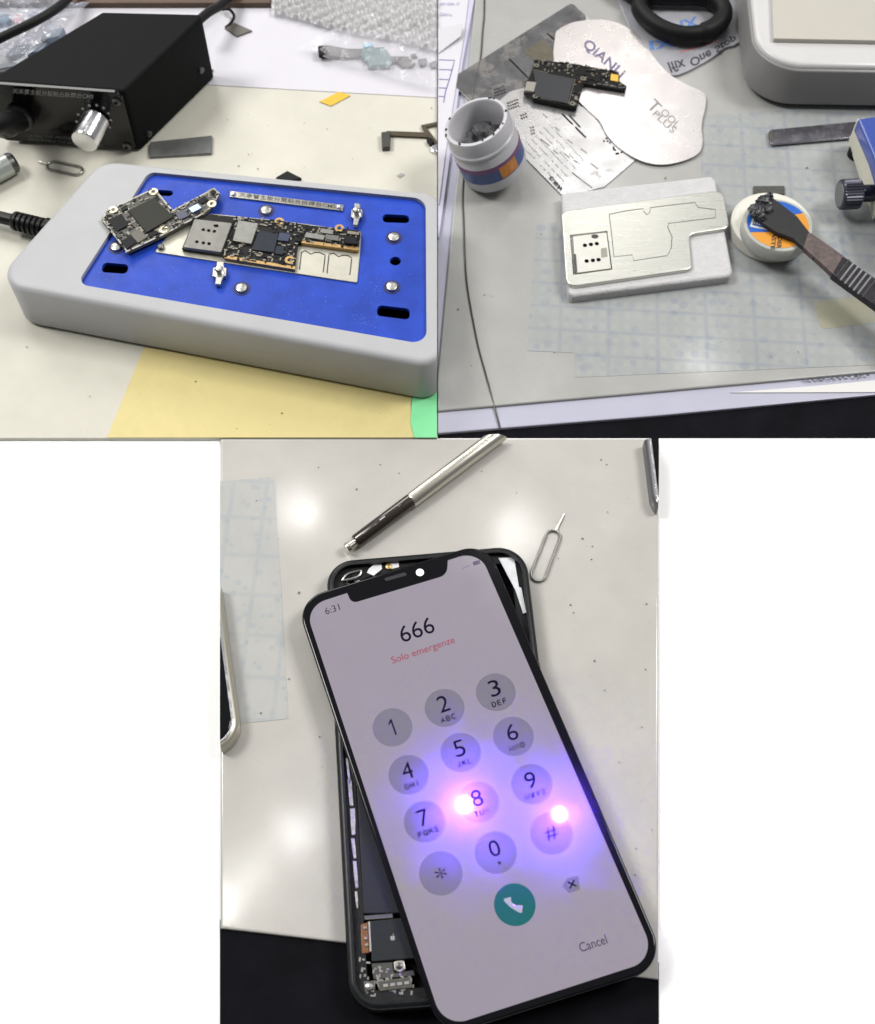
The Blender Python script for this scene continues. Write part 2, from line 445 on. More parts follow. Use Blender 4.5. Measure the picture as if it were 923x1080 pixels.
lettering('DETAIL THE MOTHERBOARD', (28, 144.2), (98, 148.6), (.3, -2.9), 0, printgrey, box, (FP[0]+fn*.0001, fn))
lettering('DISASSEMBLE THE WELDING TABLE', (30, 148), (109, 155), (.3, -2.9), 0, printgrey, box, (FP[0]+fn*.0001, fn))
so = PP(21, 123, *FP)
build('socket_ring', lathe([(.0062, 0), (.0062, .0022), (.005, .003), (.0047, .003), (.0047, .0012), (.00001, .0012)], so, fn, 36), mat('black_chrome', (60, 60, 64), .25, .8), box)
br = Vector((*wt[2], 0)); sd = (br-fr).normalized(); sn = Vector((sd.y, -sd.x, 0))
for x, y in ((212, 74), (157, 141)):
    o = PP(x, y, fr+sn*.0001, sn); build('side_screw', lathe([(.0016, 0), (.0014, .0008), (.00001, .001)], o, sn, 16), darksteel, box)
for t in (.12, .9):
    q = fr.lerp(br, t)-sn*.006
    build('rubber_foot', lathe([(.0045, 0), (.0045, .0016), (.00001, .0016)], (q.x, q.y, ZB), (0, 0, 1), 20), rubber, box)
    q = fl.lerp(Vector((*wt[3], 0)), t)+sn*.002
    build('rubber_foot', lathe([(.0045, 0), (.0045, .0016), (.00001, .0016)], (q.x, q.y, ZB), (0, 0, 1), 20), rubber, box)
build('mounting_flange', px_box([(205, 84), (221, 83), (225, 73), (214, 72)], ZB+.0002, ZB+.001), darksteel, box)
# plug in the box socket
pl = thing('power_plug', 'thick black plug and cable in the socket of the control box', 'plug', -10, 145)
e = so+fn*.003
d = (PP(2, 133, FP[0]+fn*.02, fn)-e).normalized()
build('plug_sleeve', lathe([(.0044, 0), (.0046, .012), (.0052, .0125), (.0052, .02), (.0034, .024), (.003, .034)], e, d, 32), blackplastic, pl)
build('cable', tube(spline([e+d*.03, e+d*.05+Vector((-.004, -.002, -.004)), e+d*.07+Vector((-.015, -.01, -.008))]), .0028, 14), rubber, pl)
# cable above the bags, cable behind the box
def cab(name, pts, r, label, cat, m=rubber, clipf=None):
    g = tube(spline([P(*p) for p in pts], 10), r, 14)
    return build(name, clipf(g) if clipf else g, m, label=label, cat=cat)
cab('cable', [(-40, 62, .008), (0, 40.5, .013), (38, 22, .015), (66, 4, .013), (84, -18, .008), (96, -40, .006)], .0021, 'thick black cable lying over the clear plastic bags', 'cable')
cab('cable', [(207, 24, .018), (220, 13, .016), (233, 5, .012), (246, -8, .008), (262, -30, .006)], .0021, 'black cable leaving the back of the control box', 'cable')
wt_ = thing('wire_with_tab', 'thin dark wire loop ending in a flat grey tab on paper', 'wire', 246, 30)
build('wire', tube(spline([P(234, 10, .004), P(242, 10, .005), P(247, 17, .004), P(243, 25, .003), P(238, 29, .0026)], 8), .0007, 8), rubber, wt_)
build('tab', px_box([(237, 29), (247, 23.5), (266, 32), (250, 38)], Z1+.0001, Z1+.0009, .0002), mat('tab_grey', (92, 88, 82), .5, var=.2, vs=500), wt_)
# bags of parts on the left
clear = film('clear_bag_film', (196, 200, 212), .42, .1, 1.0, 120, .3)
bubble = film('bubble_film', (200, 199, 199), .72, .16, .6, 300, .25)
bg = thing('parts_bag', 'clear zip bag with red and blue parts under a black cable', 'plastic bag', 30, 20)
build('film', crumple([(-50, 34), (52, 24), (92, -22), (-50, -22)], 60, 40, Z1+.003, .007, 90), clear, bg)
for x, y, s, c in ((4, 19, 7, (60, 110, 140)), (19, 19, 6, (190, 90, 84)), (36, 15, 5, (120, 110, 140)), (-12, 24, 8, (200, 200, 196))):
    build('part', px_box([(x-s, y+s*.7), (x+s*.8, y+s*.8), (x+s, y-s*.7), (x-s*.8, y-s*.6)], Z1+.0005, Z1+.003, .0006, .0016), mat('part_%d' % c[0], c, .4), bg)
bg = thing('parts_bag', 'bluish clear bag of dark parts beside the control box', 'plastic bag', 30, 60)
build('film', crumple([(-50, 92), (18, 78), (98, 12), (-10, 30)], 60, 40, Z1+.004, .008, 70), clear, bg)
for p in ([(4, 60), (44, 54), (52, 44), (14, 48)], [(-10, 78), (14, 74), (20, 64), (-6, 68)], [(40, 44), (62, 38), (70, 28), (50, 32)], [(14, 70), (28, 60), (30, 57), (12, 66)]):
    build('part', px_box(p, Z1+.0005, Z1+.0035, .0005, .001), mat('part_slate_%d' % p[0][0], ((70, 84, 104), (62, 64, 66), (120, 132, 150), (200, 204, 205))[[4, -10, 40, 14].index(p[0][0])], .35), bg)
# bag of logic boards, bubble wrap
lb = thing('parts_bag', 'flat clear bag holding a teal flex board on white paper', 'plastic bag', 390, 60)
build('flex_board', join(px_box([(336, 49), (345, 47), (366, 51), (384, 51), (384, 58), (366, 60), (350, 59), (336, 57)], Z1+.0003, Z1+.0022, .0003), px_box([(412, 59), (430, 59), (438, 66), (434, 70), (424, 70), (418, 65), (412, 66)], Z1+.0003, Z1+.0016, .0003)), mat('flex_dark', (96, 96, 94), .4, var=.4, vs=700), lb)
build('board_cover', px_box([(382, 51), (405, 49), (413, 60), (411, 68), (389, 69), (386, 62), (380, 58)], Z1+.0003, Z1+.003, .0004), mat('teal_cover', (98, 124, 128), .4, var=.12, vs=300), lb)
build('blue_tape', px_box([(383, 46), (393, 45), (394, 49), (384, 50)], Z1+.0003, Z1+.0025), mat('pale_blue', (140, 186, 204), .4), lb)
build('camera_module', px_box([(335, 48), (344, 47), (345, 57), (336, 58)], Z1+.0022, Z1+.004, .0005, .001), chip_dark, lb)
for p in ([(441, 62), (450, 61), (449, 68), (443, 69)], [(453, 66), (460, 63), (460, 70), (455, 71)], [(433, 57), (438, 56), (440, 59), (435, 60)]):
    build('fragment', px_box(p, Z1+.0003, Z1+.0016, .0003), mat('fragment_dark', (104, 104, 112), .4, var=.3, vs=500), lb)
thin = film('thin_bag_film', (214, 212, 218), .24, .1, .5, 160, .16)
build('film', cut_right(crumple([(314, 59), (463, 101), (470, 42), (352, 38)], 50, 26, Z1+.0034, .0022, 110)), thin, lb)
def dome(u, v):
    a, b = (u*26) % 1-.5, (v*12+.5*(int(u*26) % 2)) % 1-.5
    return .0026*max(0, 1-(a*a+b*b)*4.6)
build('bubble_wrap', cut_right(crumple([(286, 20), (470, 58), (470, -60), (290, -60)], 230, 90, Z1+.002, .0045, 34, zf=dome)), bubble, label='crumpled grey bubble wrap behind the bag of flex boards', cat='bubble wrap')
# small things on the cream mat
build('metal_strip', px_box([(158, 149.5), (224, 142.5), (223, 161), (157, 165)], ZB+.0001, ZB+.0016, .0003, .0006), mat('strip_metal', (110, 112, 110), .42, .5, var=.15, vs=200),
      label='short grey metal strip beside the black control box', cat='metal strip')
def sim_pin(needle, loop, r, rad, label, z=ZB):
    t = thing('sim_eject_pin', label, 'sim pin', *loop[0], group=None)
    A, B = P(*loop[0], z+r).to_2d(), P(*loop[1], z+r).to_2d()
    d = (B-A).normalized(); n = Vector((-d.y, d.x)); pts = []
    for i in range(13): a = pi/2+pi*i/12; pts.append(A+d*cos(a)*rad+n*sin(a)*rad)
    for i in range(13): a = -pi/2+pi*i/12; pts.append(B+d*cos(a)*rad+n*sin(a)*rad)
    build('loop', tube([(p.x, p.y, z+r) for p in pts], r, 10, True), steel, t)
    T = P(*needle, z+r).to_2d(); S = A-d*rad
    build('needle', tube([(S.x, S.y, z+r), (*(S+(T-S)*.35), z+r), (T.x, T.y, z+r*.8)], [r*1.1, r*.75, r*.6], 8), steel, t)
sim_pin((41, 170), [(56, 174.6), (81, 180)], .0006, .0025, 'steel sim pin lying between control box and heating station')
E2 = None
pn = thing('metal_pen', 'pale metal pen tip beside the black control box', 'pen', 0, 176)
a, b = P(-40, 200, ZB+.005), P(16, 170, ZB+.005); d = (b-a).normalized()
build('barrel', lathe([(.0048, 0), (.0048, (b-a).length-.003)], a, d, 28), mat('pen_silver', (176, 182, 176), .3, .5, var=.05), pn)
build('end_cap', lathe([(.0048, 0), (.0046, .002), (.0036, .003), (.00001, .0031)], b-d*.0029, d, 28), darksteel, pn)

# ---------------------------------------------------------------- heating station
HS = drop(231, 344, 384)
st = thing('heating_station', 'grey plastic heating station with blue top plate and steel carrier', 'heating station', 240, 280)
outer = [(106, 167.5), (466, 203.2), (467, 388), (-10, 298)]
inner = [(157, 181.2), (449, 209.5), (450, 363.5), (81, 299.5)]
wo = rnd(W(outer, HS), [.012, .009, .008, .010], 12); wi = rnd(W(inner, HS), [.004, .006, .005, .004], 8)
build('rim', cut_right(prism(wo, ZB+.0019, HS, .0026, [wi], 5)), greyplastic, st)
build('base', cut_right(prism(inset(ccw(wo), .0007), ZB+.0008, ZB+.0020)), greybase, st)
ZP = HS-.0016
slots = [[(403, 225.5), (431, 227), (432.5, 235.5), (404, 234.5)], [(398, 321.5), (432, 325.5), (432.5, 337.5), (397.5, 333)], [(109, 276.5), (136, 279), (134, 289), (106.5, 287)], [(163, 200), (183, 201), (182, 207), (161, 206)]]
hw = [rnd(W(s, ZP), .0018, 5) for s in slots]
for x, y, r in ((417, 275.3, .0022),): hw.append(circ(P(x, y, ZP), r))
bp = prism(inset(ccw(wi), -.0006), ZP-.0016, ZP, 0, hw)
build('top_plate', cut_right(bp), blueplate, st)
build('well_floor', cut_right(prism(inset(ccw(wi), -.0006), ZP-.0072, ZP-.0066)), hole, st)
for x, y in ((415.5, 251), (413.5, 303), (255, 304.5), (281, 222.5), (123, 261)):
    build('screw_recess', lathe([(.0034, 0), (.0034, .00012), (.00001, .00013)], P(x, y, ZP)), mat('recess_blue', (14, 26, 90), .5), st)
    screw(x, y, ZP+.0001, .0023, st, steel, hole)
rs0 = random.Random(77); fl_ = []
for cx, cy, sx, sy, n_ in ((112, 283, 14, 10, 60), (383, 343, 16, 16, 70), (395, 310, 14, 14, 24), (320, 320, 40, 14, 40), (270, 200, 60, 8, 26), (200, 300, 40, 12, 40)):
    for i in range(n_):
        x, y = rs0.gauss(cx, sx*.6), rs0.gauss(cy, sy*.6)
        if inside((x, y), [(165, 186), (445, 214), (446, 356), (90, 297)]) and not any(inside((x, y), s) for s in slots):
            c = P(x, y, ZP); k = rs0.uniform(.00006, .0002); a = rs0.random()*3; fl_.append(prism([c.to_2d()+Vector((cos(a+q*2.1), sin(a+q*2.1)*.7))*k for q in range(3)], ZP, ZP+.00006))
build('dust', join(*fl_), mat('pale_dust', (150, 165, 205), .8), st, kind='stuff')
# name plate
NP = ZP+.0008
npl = build('name_plate', px_box([(242.5, 201), (362.7, 216), (361.8, 222.3), (242, 207.5)], ZP-.0001, NP, .0002, .0003), mat('name_plate_metal', (150, 148, 140), .3, .9, var=.1, vs=200, stretch=(.1, (1, 10, 1))), st)
lettering('天承誉主板分层粘合拆焊台CMS', (252, 207.5), (354, 220.2), (.5, -4.6), NP, printdark, npl, bold=.01)
for x, y in ((246.5, 205), (358, 218.8)): build('plate_screw', lathe([(.0011, 0), (.0009, .0006), (.00001, .0007)], P(x, y, NP), n=16), chrome, npl)
# steel carrier
ZC = ZP+.0007
cp = build('carrier_plate', px_box([(163, 265.5), (178, 247), (222, 225), (300, 233), (381, 244), (379.5, 270), (376.8, 298)], ZP-.0001, ZC, .0002, .0008), plate_nickel, st)
build('engraving', strokes([[(318, 266), (322, 264.3), (328, 268), (331, 266.3), (337, 266), (343, 269)], [(347, 268), (352, 267), (357, 270.5), (362, 269), (367, 269.4), (371, 272)],
      [(318, 266), (316, 284)], [(347, 269), (345, 288)], [(371, 273), (369, 290)], [(343, 270), (341, 287)]], ZC+.0001, .00022), darksteel, cp)
build('pin', lathe([(.0014, 0), (.0014, .001), (.001, .0013), (.00001, .0013)], P(170, 261.5, ZC), n=16), darksteel, cp)
# clamps
for cx, cy, rot in ((231.5, 288, 0), (376.3, 226, 0)):
    pts = [(cx-3, cy-13), (cx+4.5, cy-12), (cx+5, cy-6.5), (cx+8, cy-5.5), (cx+7, cy+3), (cx+4, cy+3.5), (cx+1, cy+12), (cx-5, cy+11.5), (cx-4, cy+4), (cx-8, cy+2.5), (cx-7, cy-6), (cx-3.5, cy-7)]
    if cy < 250: pts = [(cx+(x-cx)*.8, cy+(y-cy)*.95) for x, y in pts]
    c = build('clamp', px_box(pts, ZP+.0008, ZP+.0024, .0003, .0004), steel, st)
    build('clamp_screw', lathe([(.0017, 0), (.0017, .0012), (.0011, .0018), (.00001, .0019)], P(cx, cy-2, ZP+.0024), n=20), chrome, c)
    build('clamp_post', px_box([(cx-4, cy-3), (cx+4, cy-3), (cx+3, cy+5), (cx-4, cy+5)], ZP, ZP+.0009), hole, c)
# station cable
sc = thing('power_plug', 'black ribbed plug and cable feeding the grey heating station', 'plug', 20, 236)
zc_ = ZB+.006
a, b = P(-30, 222, zc_), P(58, 243, zc_); d = (b-a).normalized(); L_ = (b-a).length
pr = [(.0026, 0), (.0026, L_*.5), (.0036, L_*.51)]
for i in range(6): pr += [(.0041, L_*(.53+i*.06)), (.0041, L_*(.56+i*.06)), (.0033, L_*(.565+i*.06)), (.0033, L_*(.585+i*.06))]
pr += [(.0045, L_*.9), (.0045, L_)]
build('plug_sleeve', lathe(pr, a, d, 24), blackplastic, sc)
# black wedge behind the station
build('black_chip', px_box([(291, 187), (303, 180), (318, 187.5), (306, 191)], ZB+.0002, ZB+.0016, .0002), chip_dark, label='black diamond shaped chip behind the blue plated station', cat='chip')

# ---------------------------------------------------------------- logic board clamped on the carrier
mb = thing('logic_board', 'logic board with silver shield fixed on the steel carrier', 'circuit board', 300, 258, z=ZC)
ZM = ZC+.0018
mo = [(222, 226), (253, 229), (300, 233.5), (330, 238), (380, 243), (378, 262), (317.5, 254.5), (314, 257), (310.5, 283), (236.5, 271), (233, 268), (192, 262), (205, 231)]
build('board', px_box(mo, ZC+.0001, ZM), pcb_black, mb)
for p in ([(236.5, 272), (311, 284), (311.3, 281), (237, 269)], [(318, 256), (378, 264), (378.3, 260.6), (318.5, 252.8)]):
    build('gold_edge', px_box(p, ZC+.0004, ZM+.0001), gold, mb)
ZCg = ZM+.0012
cage = build('sim_reader', px_box([(205, 230.5), (245, 235), (233.3, 266), (193, 260.5)], ZM, ZCg, .0003, .0006), cagegrey, mb)
for x, y in ((214.5, 242.3), (220.2, 243.2), (226.2, 244), (207.7, 255), (214.5, 256.2), (220.6, 257)):
    build('contact_hole', lathe([(.0007, 0), (.0007, .00012), (.00001, .00012)], P(x, y, ZCg), n=10), hole, cage)
build('spring_slot', px_box([(224, 237), (230, 236.5), (231, 239), (227, 239.6)], ZCg, ZCg+.0001, 0, .0004), hole, cage)
chips = [('shield', [(251.3, 232), (272.5, 235.5), (265, 257), (245.5, 253.5)], .0011, shield), ('processor', [(273.4, 243), (293.7, 246.6), (289, 266), (265, 263)], .0008, chip_slate),
         ('chip', [(295, 245), (306.5, 246.5), (304, 254.5), (292.5, 253)], .0007, chip_blue), ('chip', [(291.5, 259), (300, 260), (298, 268.5), (289.5, 267)], .0006, chip_slate),
         ('chip', [(323, 244.6), (343, 248.2), (341, 253), (321, 249.5)], .0009, shield), ('chip', [(338.5, 240.6), (352, 242.5), (351, 247), (337.5, 244.8)], .0008, shield),
         ('chip', [(345, 247), (357.5, 248.6), (357, 254), (344, 252)], .0008, mat('chip_grey', (96, 96, 94), .4)), ('connector', [(365, 248.5), (377, 250), (376, 257.5), (364, 256)], .0014, chip_dark),
         ('contact', [(366.5, 243), (379, 244.8), (378.5, 247.8), (366, 246)], .0008, solder)]
for n_, p, h, m in chips: build(n_, px_box(p, ZM, ZM+h, .00015), m, mb)
for x, y in ((358, 241), (305.6, 274.5), (294.6, 233.8)): build('screw_hole', ring(x, y, .0019, .0009, ZM, .0003), gold, mb)
s = build('passive_component', passives(mo[:-2], ZM, 150, 3, (.98, -.2), [c[1] for c in chips]+[[(193, 228), (247, 228), (236, 270), (188, 266)]]), solder, mb, kind='stuff')
s = build('dark_component', passives(mo[:-2], ZM, 150, 4, (.98, -.2), [c[1] for c in chips]+[[(193, 228), (247, 228), (236, 270), (188, 266)]], (1.5, 3)), chip_dark, mb, kind='stuff')
# ---------------------------------------------------------------- loose logic board lying across the rim
lo = thing('logic_board', 'loose grey logic board leaning across the station rim and steel carrier', 'circuit board', 150, 230, z=HS)
ZL = HS+.0016; zl0 = HS+.0002
bo = [(106.8, 231.3), (114.4, 221.4), (122.8, 217.6), (159, 200), (165, 201), (179.6, 218.4), (182.7, 221.4), (226, 198.3), (232, 204), (224.4, 217.6), (216, 225), (174.3, 247), (134, 266)]
build('board', px_box(bo, zl0, ZL, .0001), pcb_grey, lo)
def band(poly, k):
    w = ccw(W(poly, ZL)); return prism(w, ZL-.00005, ZL+.00012, 0, [inset(w, k)])
build('edge_trace', band(bo, .0006), mat('trace_grey', (158, 157, 150), .4, .4, var=.2, vs=900), lo)
chips = [('processor', [(135, 222), (162, 208.5), (183.4, 228), (154.6, 245)], .0009, mat('chip_brown_black', (42, 42, 37), .5, spec=.2, var=.06)), ('chip', [(113.6, 232), (128, 225), (135.6, 237.3), (122.7, 244)], .0007, chip_dark),
         ('chip', [(137, 246.4), (147, 241), (155.4, 250), (145.5, 256)], .0007, mat('chip_olive', (84, 80, 70), .4)), ('chip', [(127, 254), (138, 248.5), (143.5, 256), (133.5, 262.5)], .0006, chip_dark),
         ('chip', [(185, 225), (194, 220.6), (199.3, 227.5), (189.5, 232)], .0007, mat('chip_navy', (40, 44, 72), .3)), ('chip', [(198.5, 219.6), (208.5, 214.3), (213, 219), (203, 224.4)], .0008, mat('chip_mirror', (120, 136, 170), .15, .8)),
         ('chip', [(208.5, 211), (216, 206.5), (220, 210.5), (212.5, 215)], .0006, chip_dark), ('chip', [(127.5, 219.5), (133, 216), (135, 220), (129, 223)], .0006, chip_dark), ('chip', [(156, 247), (165, 242.5), (167, 246), (158, 250.5)], .0006, chip_dark), ('chip', [(222, 201.5), (226, 199.5), (228, 203), (224, 205)], .0006, chip_dark)]
for n_, p, h, m in chips: build(n_, px_box(p, ZL, ZL+h, .00015), m, lo)
for x, y in ((162, 202.4), (223.6, 215.3), (172.8, 242.4), (119.5, 221.6)): build('screw_hole', ring(x, y, .0018, .0009, ZL, .0003), mat('ring_pale', (200, 188, 160), .35, .8), lo)
build('passive_component', passives(bo, ZL, 130, 9, (.85, .5), [c[1] for c in chips]), solder, lo, kind='stuff')
build('dark_component', passives(bo, ZL, 110, 10, (.85, .5), [c[1] for c in chips], (1.2, 2.6)), chip_dark, lo, kind='stuff')

# ---------------------------------------------------------------- rest of the first section
build('tape_scrap', px_box([(337, 107), (357.6, 96.7), (369.7, 100.5), (349, 111.5)], Z1-.0001, Z1+.0002), orange_tape, label='small amber tape scrap at the edge of the white paper', cat='tape')
build('grey_scrap', px_box([(418.5, 185), (423, 182.5), (427, 184), (422, 187.5)], ZB, ZB+.0003), mat('scrap_grey', (150, 150, 150), .5), label='tiny grey scrap on the cream mat behind the station corner', cat='scrap')
fx = thing('flex_cable', 'bent dark flex cable with a small camera end on cream mat', 'flex cable', 430, 142)
fz = ZB+.0008
flexm = mat('flex_brown', (70, 62, 46), .5, 0, spec=.3, var=.2, vs=400)
build('ribbon', join(px_box([(408, 138), (448, 139.5), (444, 132), (461, 128.4), (461, 131.6), (449.5, 134), (455, 141), (461, 149), (459, 152), (452, 144.5), (408, 142.5)], fz, fz+.0005)), flexm, fx)
build('camera_end', px_box([(402, 139), (412, 138), (411.5, 154.5), (403, 155.5)], ZB+.0002, ZB+.0026, .0003, .0006), mat('camera_grey', (56, 56, 50), .4, .1, var=.2, vs=500), fx)
build('connector', px_box([(450, 147), (455, 145), (458, 149), (454, 152)], ZB+.0002, ZB+.002), chip_dark, fx)
build('round_contact', cut_right(lathe([(.0024, 0), (.0024, .001), (.0018, .0013), (.00001, .0013)], P(459.5, 158, ZB+.0002), n=24)), chrome, fx)
build('yellow_sheet', px_box([(152, 366), (113, 461.3), (437, 461.3), (433, 428), (436, 410)], ZB-.0001, ZB+.0003), yellowfilm, label='pale yellow film sheet under the front of the heating station', cat='film')
build('green_sheet', cut_right(px_box([(435, 418), (470, 412), (470, 461.3), (437, 461.3), (433, 445)], ZB+.0002, ZB+.0007, 0, [.001, 0, 0, .0008, .004])), greenfilm, label='mint green film corner on the yellow sheet', cat='film')
# ================================================================ second bench section: stencils, jars and board carrier
ZM2 = ZB+.0012                                 # top of the grey mat
def clipL(g): return cut_left(g)
sheet('floor_cloth', [(462, 445), (990, 400), (990, 461.6), (462, 461.6)], .0, .0004, dark_floor, 0)
bench_w = mat('bench_white', (168, 168, 184), .3, var=.03, vs=60)
build('tabletop', clipL(prism(W([(455, 457.3), (690, 438.5), (990, 410), (990, -E), (455, -E)], ZB), .0002, ZB, .0004)), bench_w, kind='structure')
matm = mat('grey_mat', (160, 160, 157), .17, spec=.3, world=True, var=.05, vs=22, bump=.006, bs=600, wear=(120, 120, 112), ws=520, wt=.74, rvar=.05, grime=.12)
build('work_mat', clipL(prism(W([(455, 434), (691, 413), (990, 386), (990, -E), (507, -E), (501, 0), (477, 232), (463, 383), (458, 430)], ZM2), ZB-.0001, ZM2, .0006)), matm,
      label='large translucent grey mat under the stencils and white carrier block', cat='mat')
# printed sheet seen faintly in the mat
def print_mat(name, base, ink, cell, rot, amt):
    m = mat(name, base, .17, spec=.3, world=True, var=.05, vs=22, bump=.006, bs=600, rvar=.05, grime=.12); N, L = m.node_tree.nodes, m.node_tree.links; b = N['Principled BSDF']
    tc = N.new('ShaderNodeTexCoord'); mp = N.new('ShaderNodeMapping'); mp.inputs['Rotation'].default_value = (0, 0, rot); L.new(tc.outputs['Object'], mp.inputs[0])
    def brick(w, h, mort, off=0):
        k = N.new('ShaderNodeTexBrick'); k.offset = off; k.squash = 1
        k.inputs['Scale'].default_value = 1; k.inputs['Brick Width'].default_value = w; k.inputs['Row Height'].default_value = h
        k.inputs['Mortar Size'].default_value = mort; k.inputs['Mortar Smooth'].default_value = .6
        L.new(mp.outputs[0], k.inputs['Vector']); return k.outputs['Fac']
    a = brick(cell[0], cell[1], cell[1]*.075); c2 = brick(cell[0]/4.0, cell[1]*.5, cell[1]*.16)
    v = N.new('ShaderNodeTexNoise'); v.inputs['Scale'].default_value = 75; v.inputs['Detail'].default_value = 4; L.new(tc.outputs['Object'], v.inputs['Vector'])
    v2 = N.new('ShaderNodeTexVoronoi'); v2.inputs['Scale'].default_value = 3.2/cell[0]; L.new(mp.outputs[0], v2.inputs['Vector'])
    def math_(op, x, y):
        n = N.new('ShaderNodeMath'); n.operation = op
        for i, q in enumerate((x, y)):
            if isinstance(q, float): n.inputs[i].default_value = q
            else: L.new(q, n.inputs[i])
        return n.outputs[0]
    f = math_('ADD', math_('MULTIPLY', a, .45), math_('MULTIPLY', math_('LESS_THAN', v2.outputs['Distance'], .3), .5))
    f = math_('ADD', f, math_('MULTIPLY', c2, .3))
    f = math_('MULTIPLY', math_('MULTIPLY', f, v.outputs['Fac']), amt)
    mx = N.new('ShaderNodeMix'); mx.data_type = 'RGBA'; L.new(f, mx.inputs[0])
    src = b.inputs['Base Color'].links[0].from_socket; L.new(src, mx.inputs[6]); mx.inputs[7].default_value = (*lin(ink), 1)
    L.new(mx.outputs[2], b.inputs['Base Color']); return m
pm = print_mat('print_blue', (158, 160, 158), (104, 118, 142), (.0195, .0118), .07, .68)
build('label_sheet', px_box([(566, 236), (602, 232), (738, 226), (742, 122), (990, 104), (990, 382), (607, 398), (606, 372), (556, 370)], ZM2-.0001, ZM2+.00012), pm,
      label='sheet of faint blue printed labels showing through the grey mat', cat='printed sheet')
pm2 = mat('print_yellow', (163, 161, 142), .17, spec=.3, world=True, var=.06, vs=120, grime=.2)
build('yellow_label', px_box([(858, 318), (918, 311), (924, 340), (866, 347)], ZM2, ZM2+.0002, 0, .002), pm2, label='faint yellow patch in the printed sheet below the spatula', cat='label')

# papers and wire at the left
lav = mat('lavender_paper', (184, 182, 200), .75, var=.02, vs=40)
build('paper_sheet', clipL(px_box([(455, -E), (500.5, -E), (500.5, -2), (488, 66), (463, 250), (455, 250)], ZB-.0001, ZB+.0016)), lav, label='lower lavender paper sheet beside the grey mat', cat='paper')
pp = thing('paper_sheet', 'printed form with ruled boxes and a folded shadowed corner', 'paper', 475, 60)
Zp = ZB+.0022
build('page', clipL(px_box([(455, -E), (497, -E), (494, 0), (489, 40), (470, 160), (463, 215), (455, 215)], ZB+.0014, Zp)), paper_w, pp)
build('fold', clipL(prism(W([(455, 36), (488, 29.5), (486, 41), (455, 62)], Zp), Zp-.0001, Zp+.0002, 0, dz=lambda x, y: .0025*max(0, 1-abs(y-P(470, 34).y)*60))), mat('paper_fold', (196, 194, 200), .8), pp)
inkb = mat('blue_ink', (92, 92, 150), .6)
build('ruling', clipL(strokes([[(463, 63), (479.5, 63.6), (477, 73), (474, 84), (470, 96), (468, 108)], [(463, 73.3), (477, 73.6)], [(463, 83.5), (474, 84)], [(463, 92.5), (471, 93)], [(463, 101.5), (469, 102)]], Zp+.0001, .00022)), inkb, pp)
lettering('Gahru,', (464, 17.8), (477, 17.8), (.3, -4.2), Zp, inkb, pp)
lettering('0011304-17', (464, 6), (484.5, 6), (.2, -3), Zp, inkb, pp)
cp_ = build('thin_wire', tube(spline([P(x, y, z) for x, y, z in [(512, -40, ZM2+.0004), (511, 0, ZM2+.0004), (510.6, 18, ZM2+.0004), (509, 34, ZM2+.0004), (507, 60, ZM2+.0004), (501, 90, ZM2+.0004), (493, 150, ZM2+.0004), (488, 200, ZM2+.0004), (489, 232, ZM2+.0004), (491, 282, ZM2+.0004), (494, 310, ZM2+.0004), (500, 344, ZM2+.0004), (505, 368, ZM2+.0004), (511, 390, ZM2+.0004), (516.5, 410, ZM2+.0004), (523, 435, ZM2-.0005), (527.5, 452, ZB+.0006)]], 10), .00034, 8), mat('wire_dark', (70, 66, 62), .35, .8), label='thin dark wire running down the grey mat past the jar', cat='wire')

# stencil plate and shaped tool sheet
ZS = ZM2+.0006
sw = mat('stencil_steel', (182, 182, 183), .28, .75, var=.07, vs=60, bump=.015, bs=500, wear=(140, 138, 136), ws=60, wt=.6, rvar=.06)
stn = thing('stencil_plate', 'worn steel stencil plate with fine slots and a dark left corner', 'stencil', 580, 110)
spx = [(479, 80.5), (603, 2.5), (621, 19), (704, 96), (672, 167), (637, 197), (594.5, 207.5), (545, 157), (481.5, 92)]
build('plate', px_box(spx, ZM2+.0001, ZS, 0, [.002, .002, 0, 0, 0, 0, .0006, 0, .002]), sw, stn)
smoke = mat('stencil_tarnish', (92, 92, 94), .4, .5, var=.3, vs=110, bump=.06, bs=500, wear=(122, 120, 118), ws=70, wt=.52)
build('tarnish', px_box([(479.3, 80.6), (603, 2.8), (620.8, 19.2), (592, 40), (583, 66), (566, 72), (555, 92), (538, 96), (520, 112), (503, 112), (481.8, 91.8)], ZS-.0002, ZS+.00008, 0, [.002, .002, .004, .004, .004, .006, .004, .006, .006, .006, .002]), smoke, stn)
build('pad_outline', px_box([(552, 54), (572, 41), (586, 55), (582, 66), (566, 66)], ZS, ZS+.00016), mat('stencil_olive', (104, 100, 88), .4, .7, var=.15, vs=300), stn)
sl = []
for a, b in (((577, 35), (590, 46)), ((537, 62), (557, 82)), ((593, 120), (604, 131)), ((607, 134), (618, 145)), ((600, 121), (612, 134))): sl.append(tube([P(*a, ZS+.0001), P(*b, ZS+.0001)], .0004, 5, flat=.25))
for cx, cy, n_, m_ in ((525, 97, 5, 3), (539, 111, 5, 3), (553, 124, 3, 2), (563, 137, 2, 3)):
    for i in range(n_):
        for j in range(m_): x, y = cx+i*2.4+j*.6-4, cy-i*.9+j*3.2-3; sl.append(tube([P(x, y, ZS+.0001), P(x+1.6, y+1.4, ZS+.0001)], .0003, 5, flat=.3))
rs = random.Random(5)
for i in range(26):
    x, y = 640+rs.uniform(-3, 16), 147+rs.uniform(-2, 16)
    if abs((y-147)-(x-640)) < 6: sl.append(lathe([(.0005, 0), (.0004, .0002), (.00001, .0002)], P(x, y, ZS), n=8))
sq = []
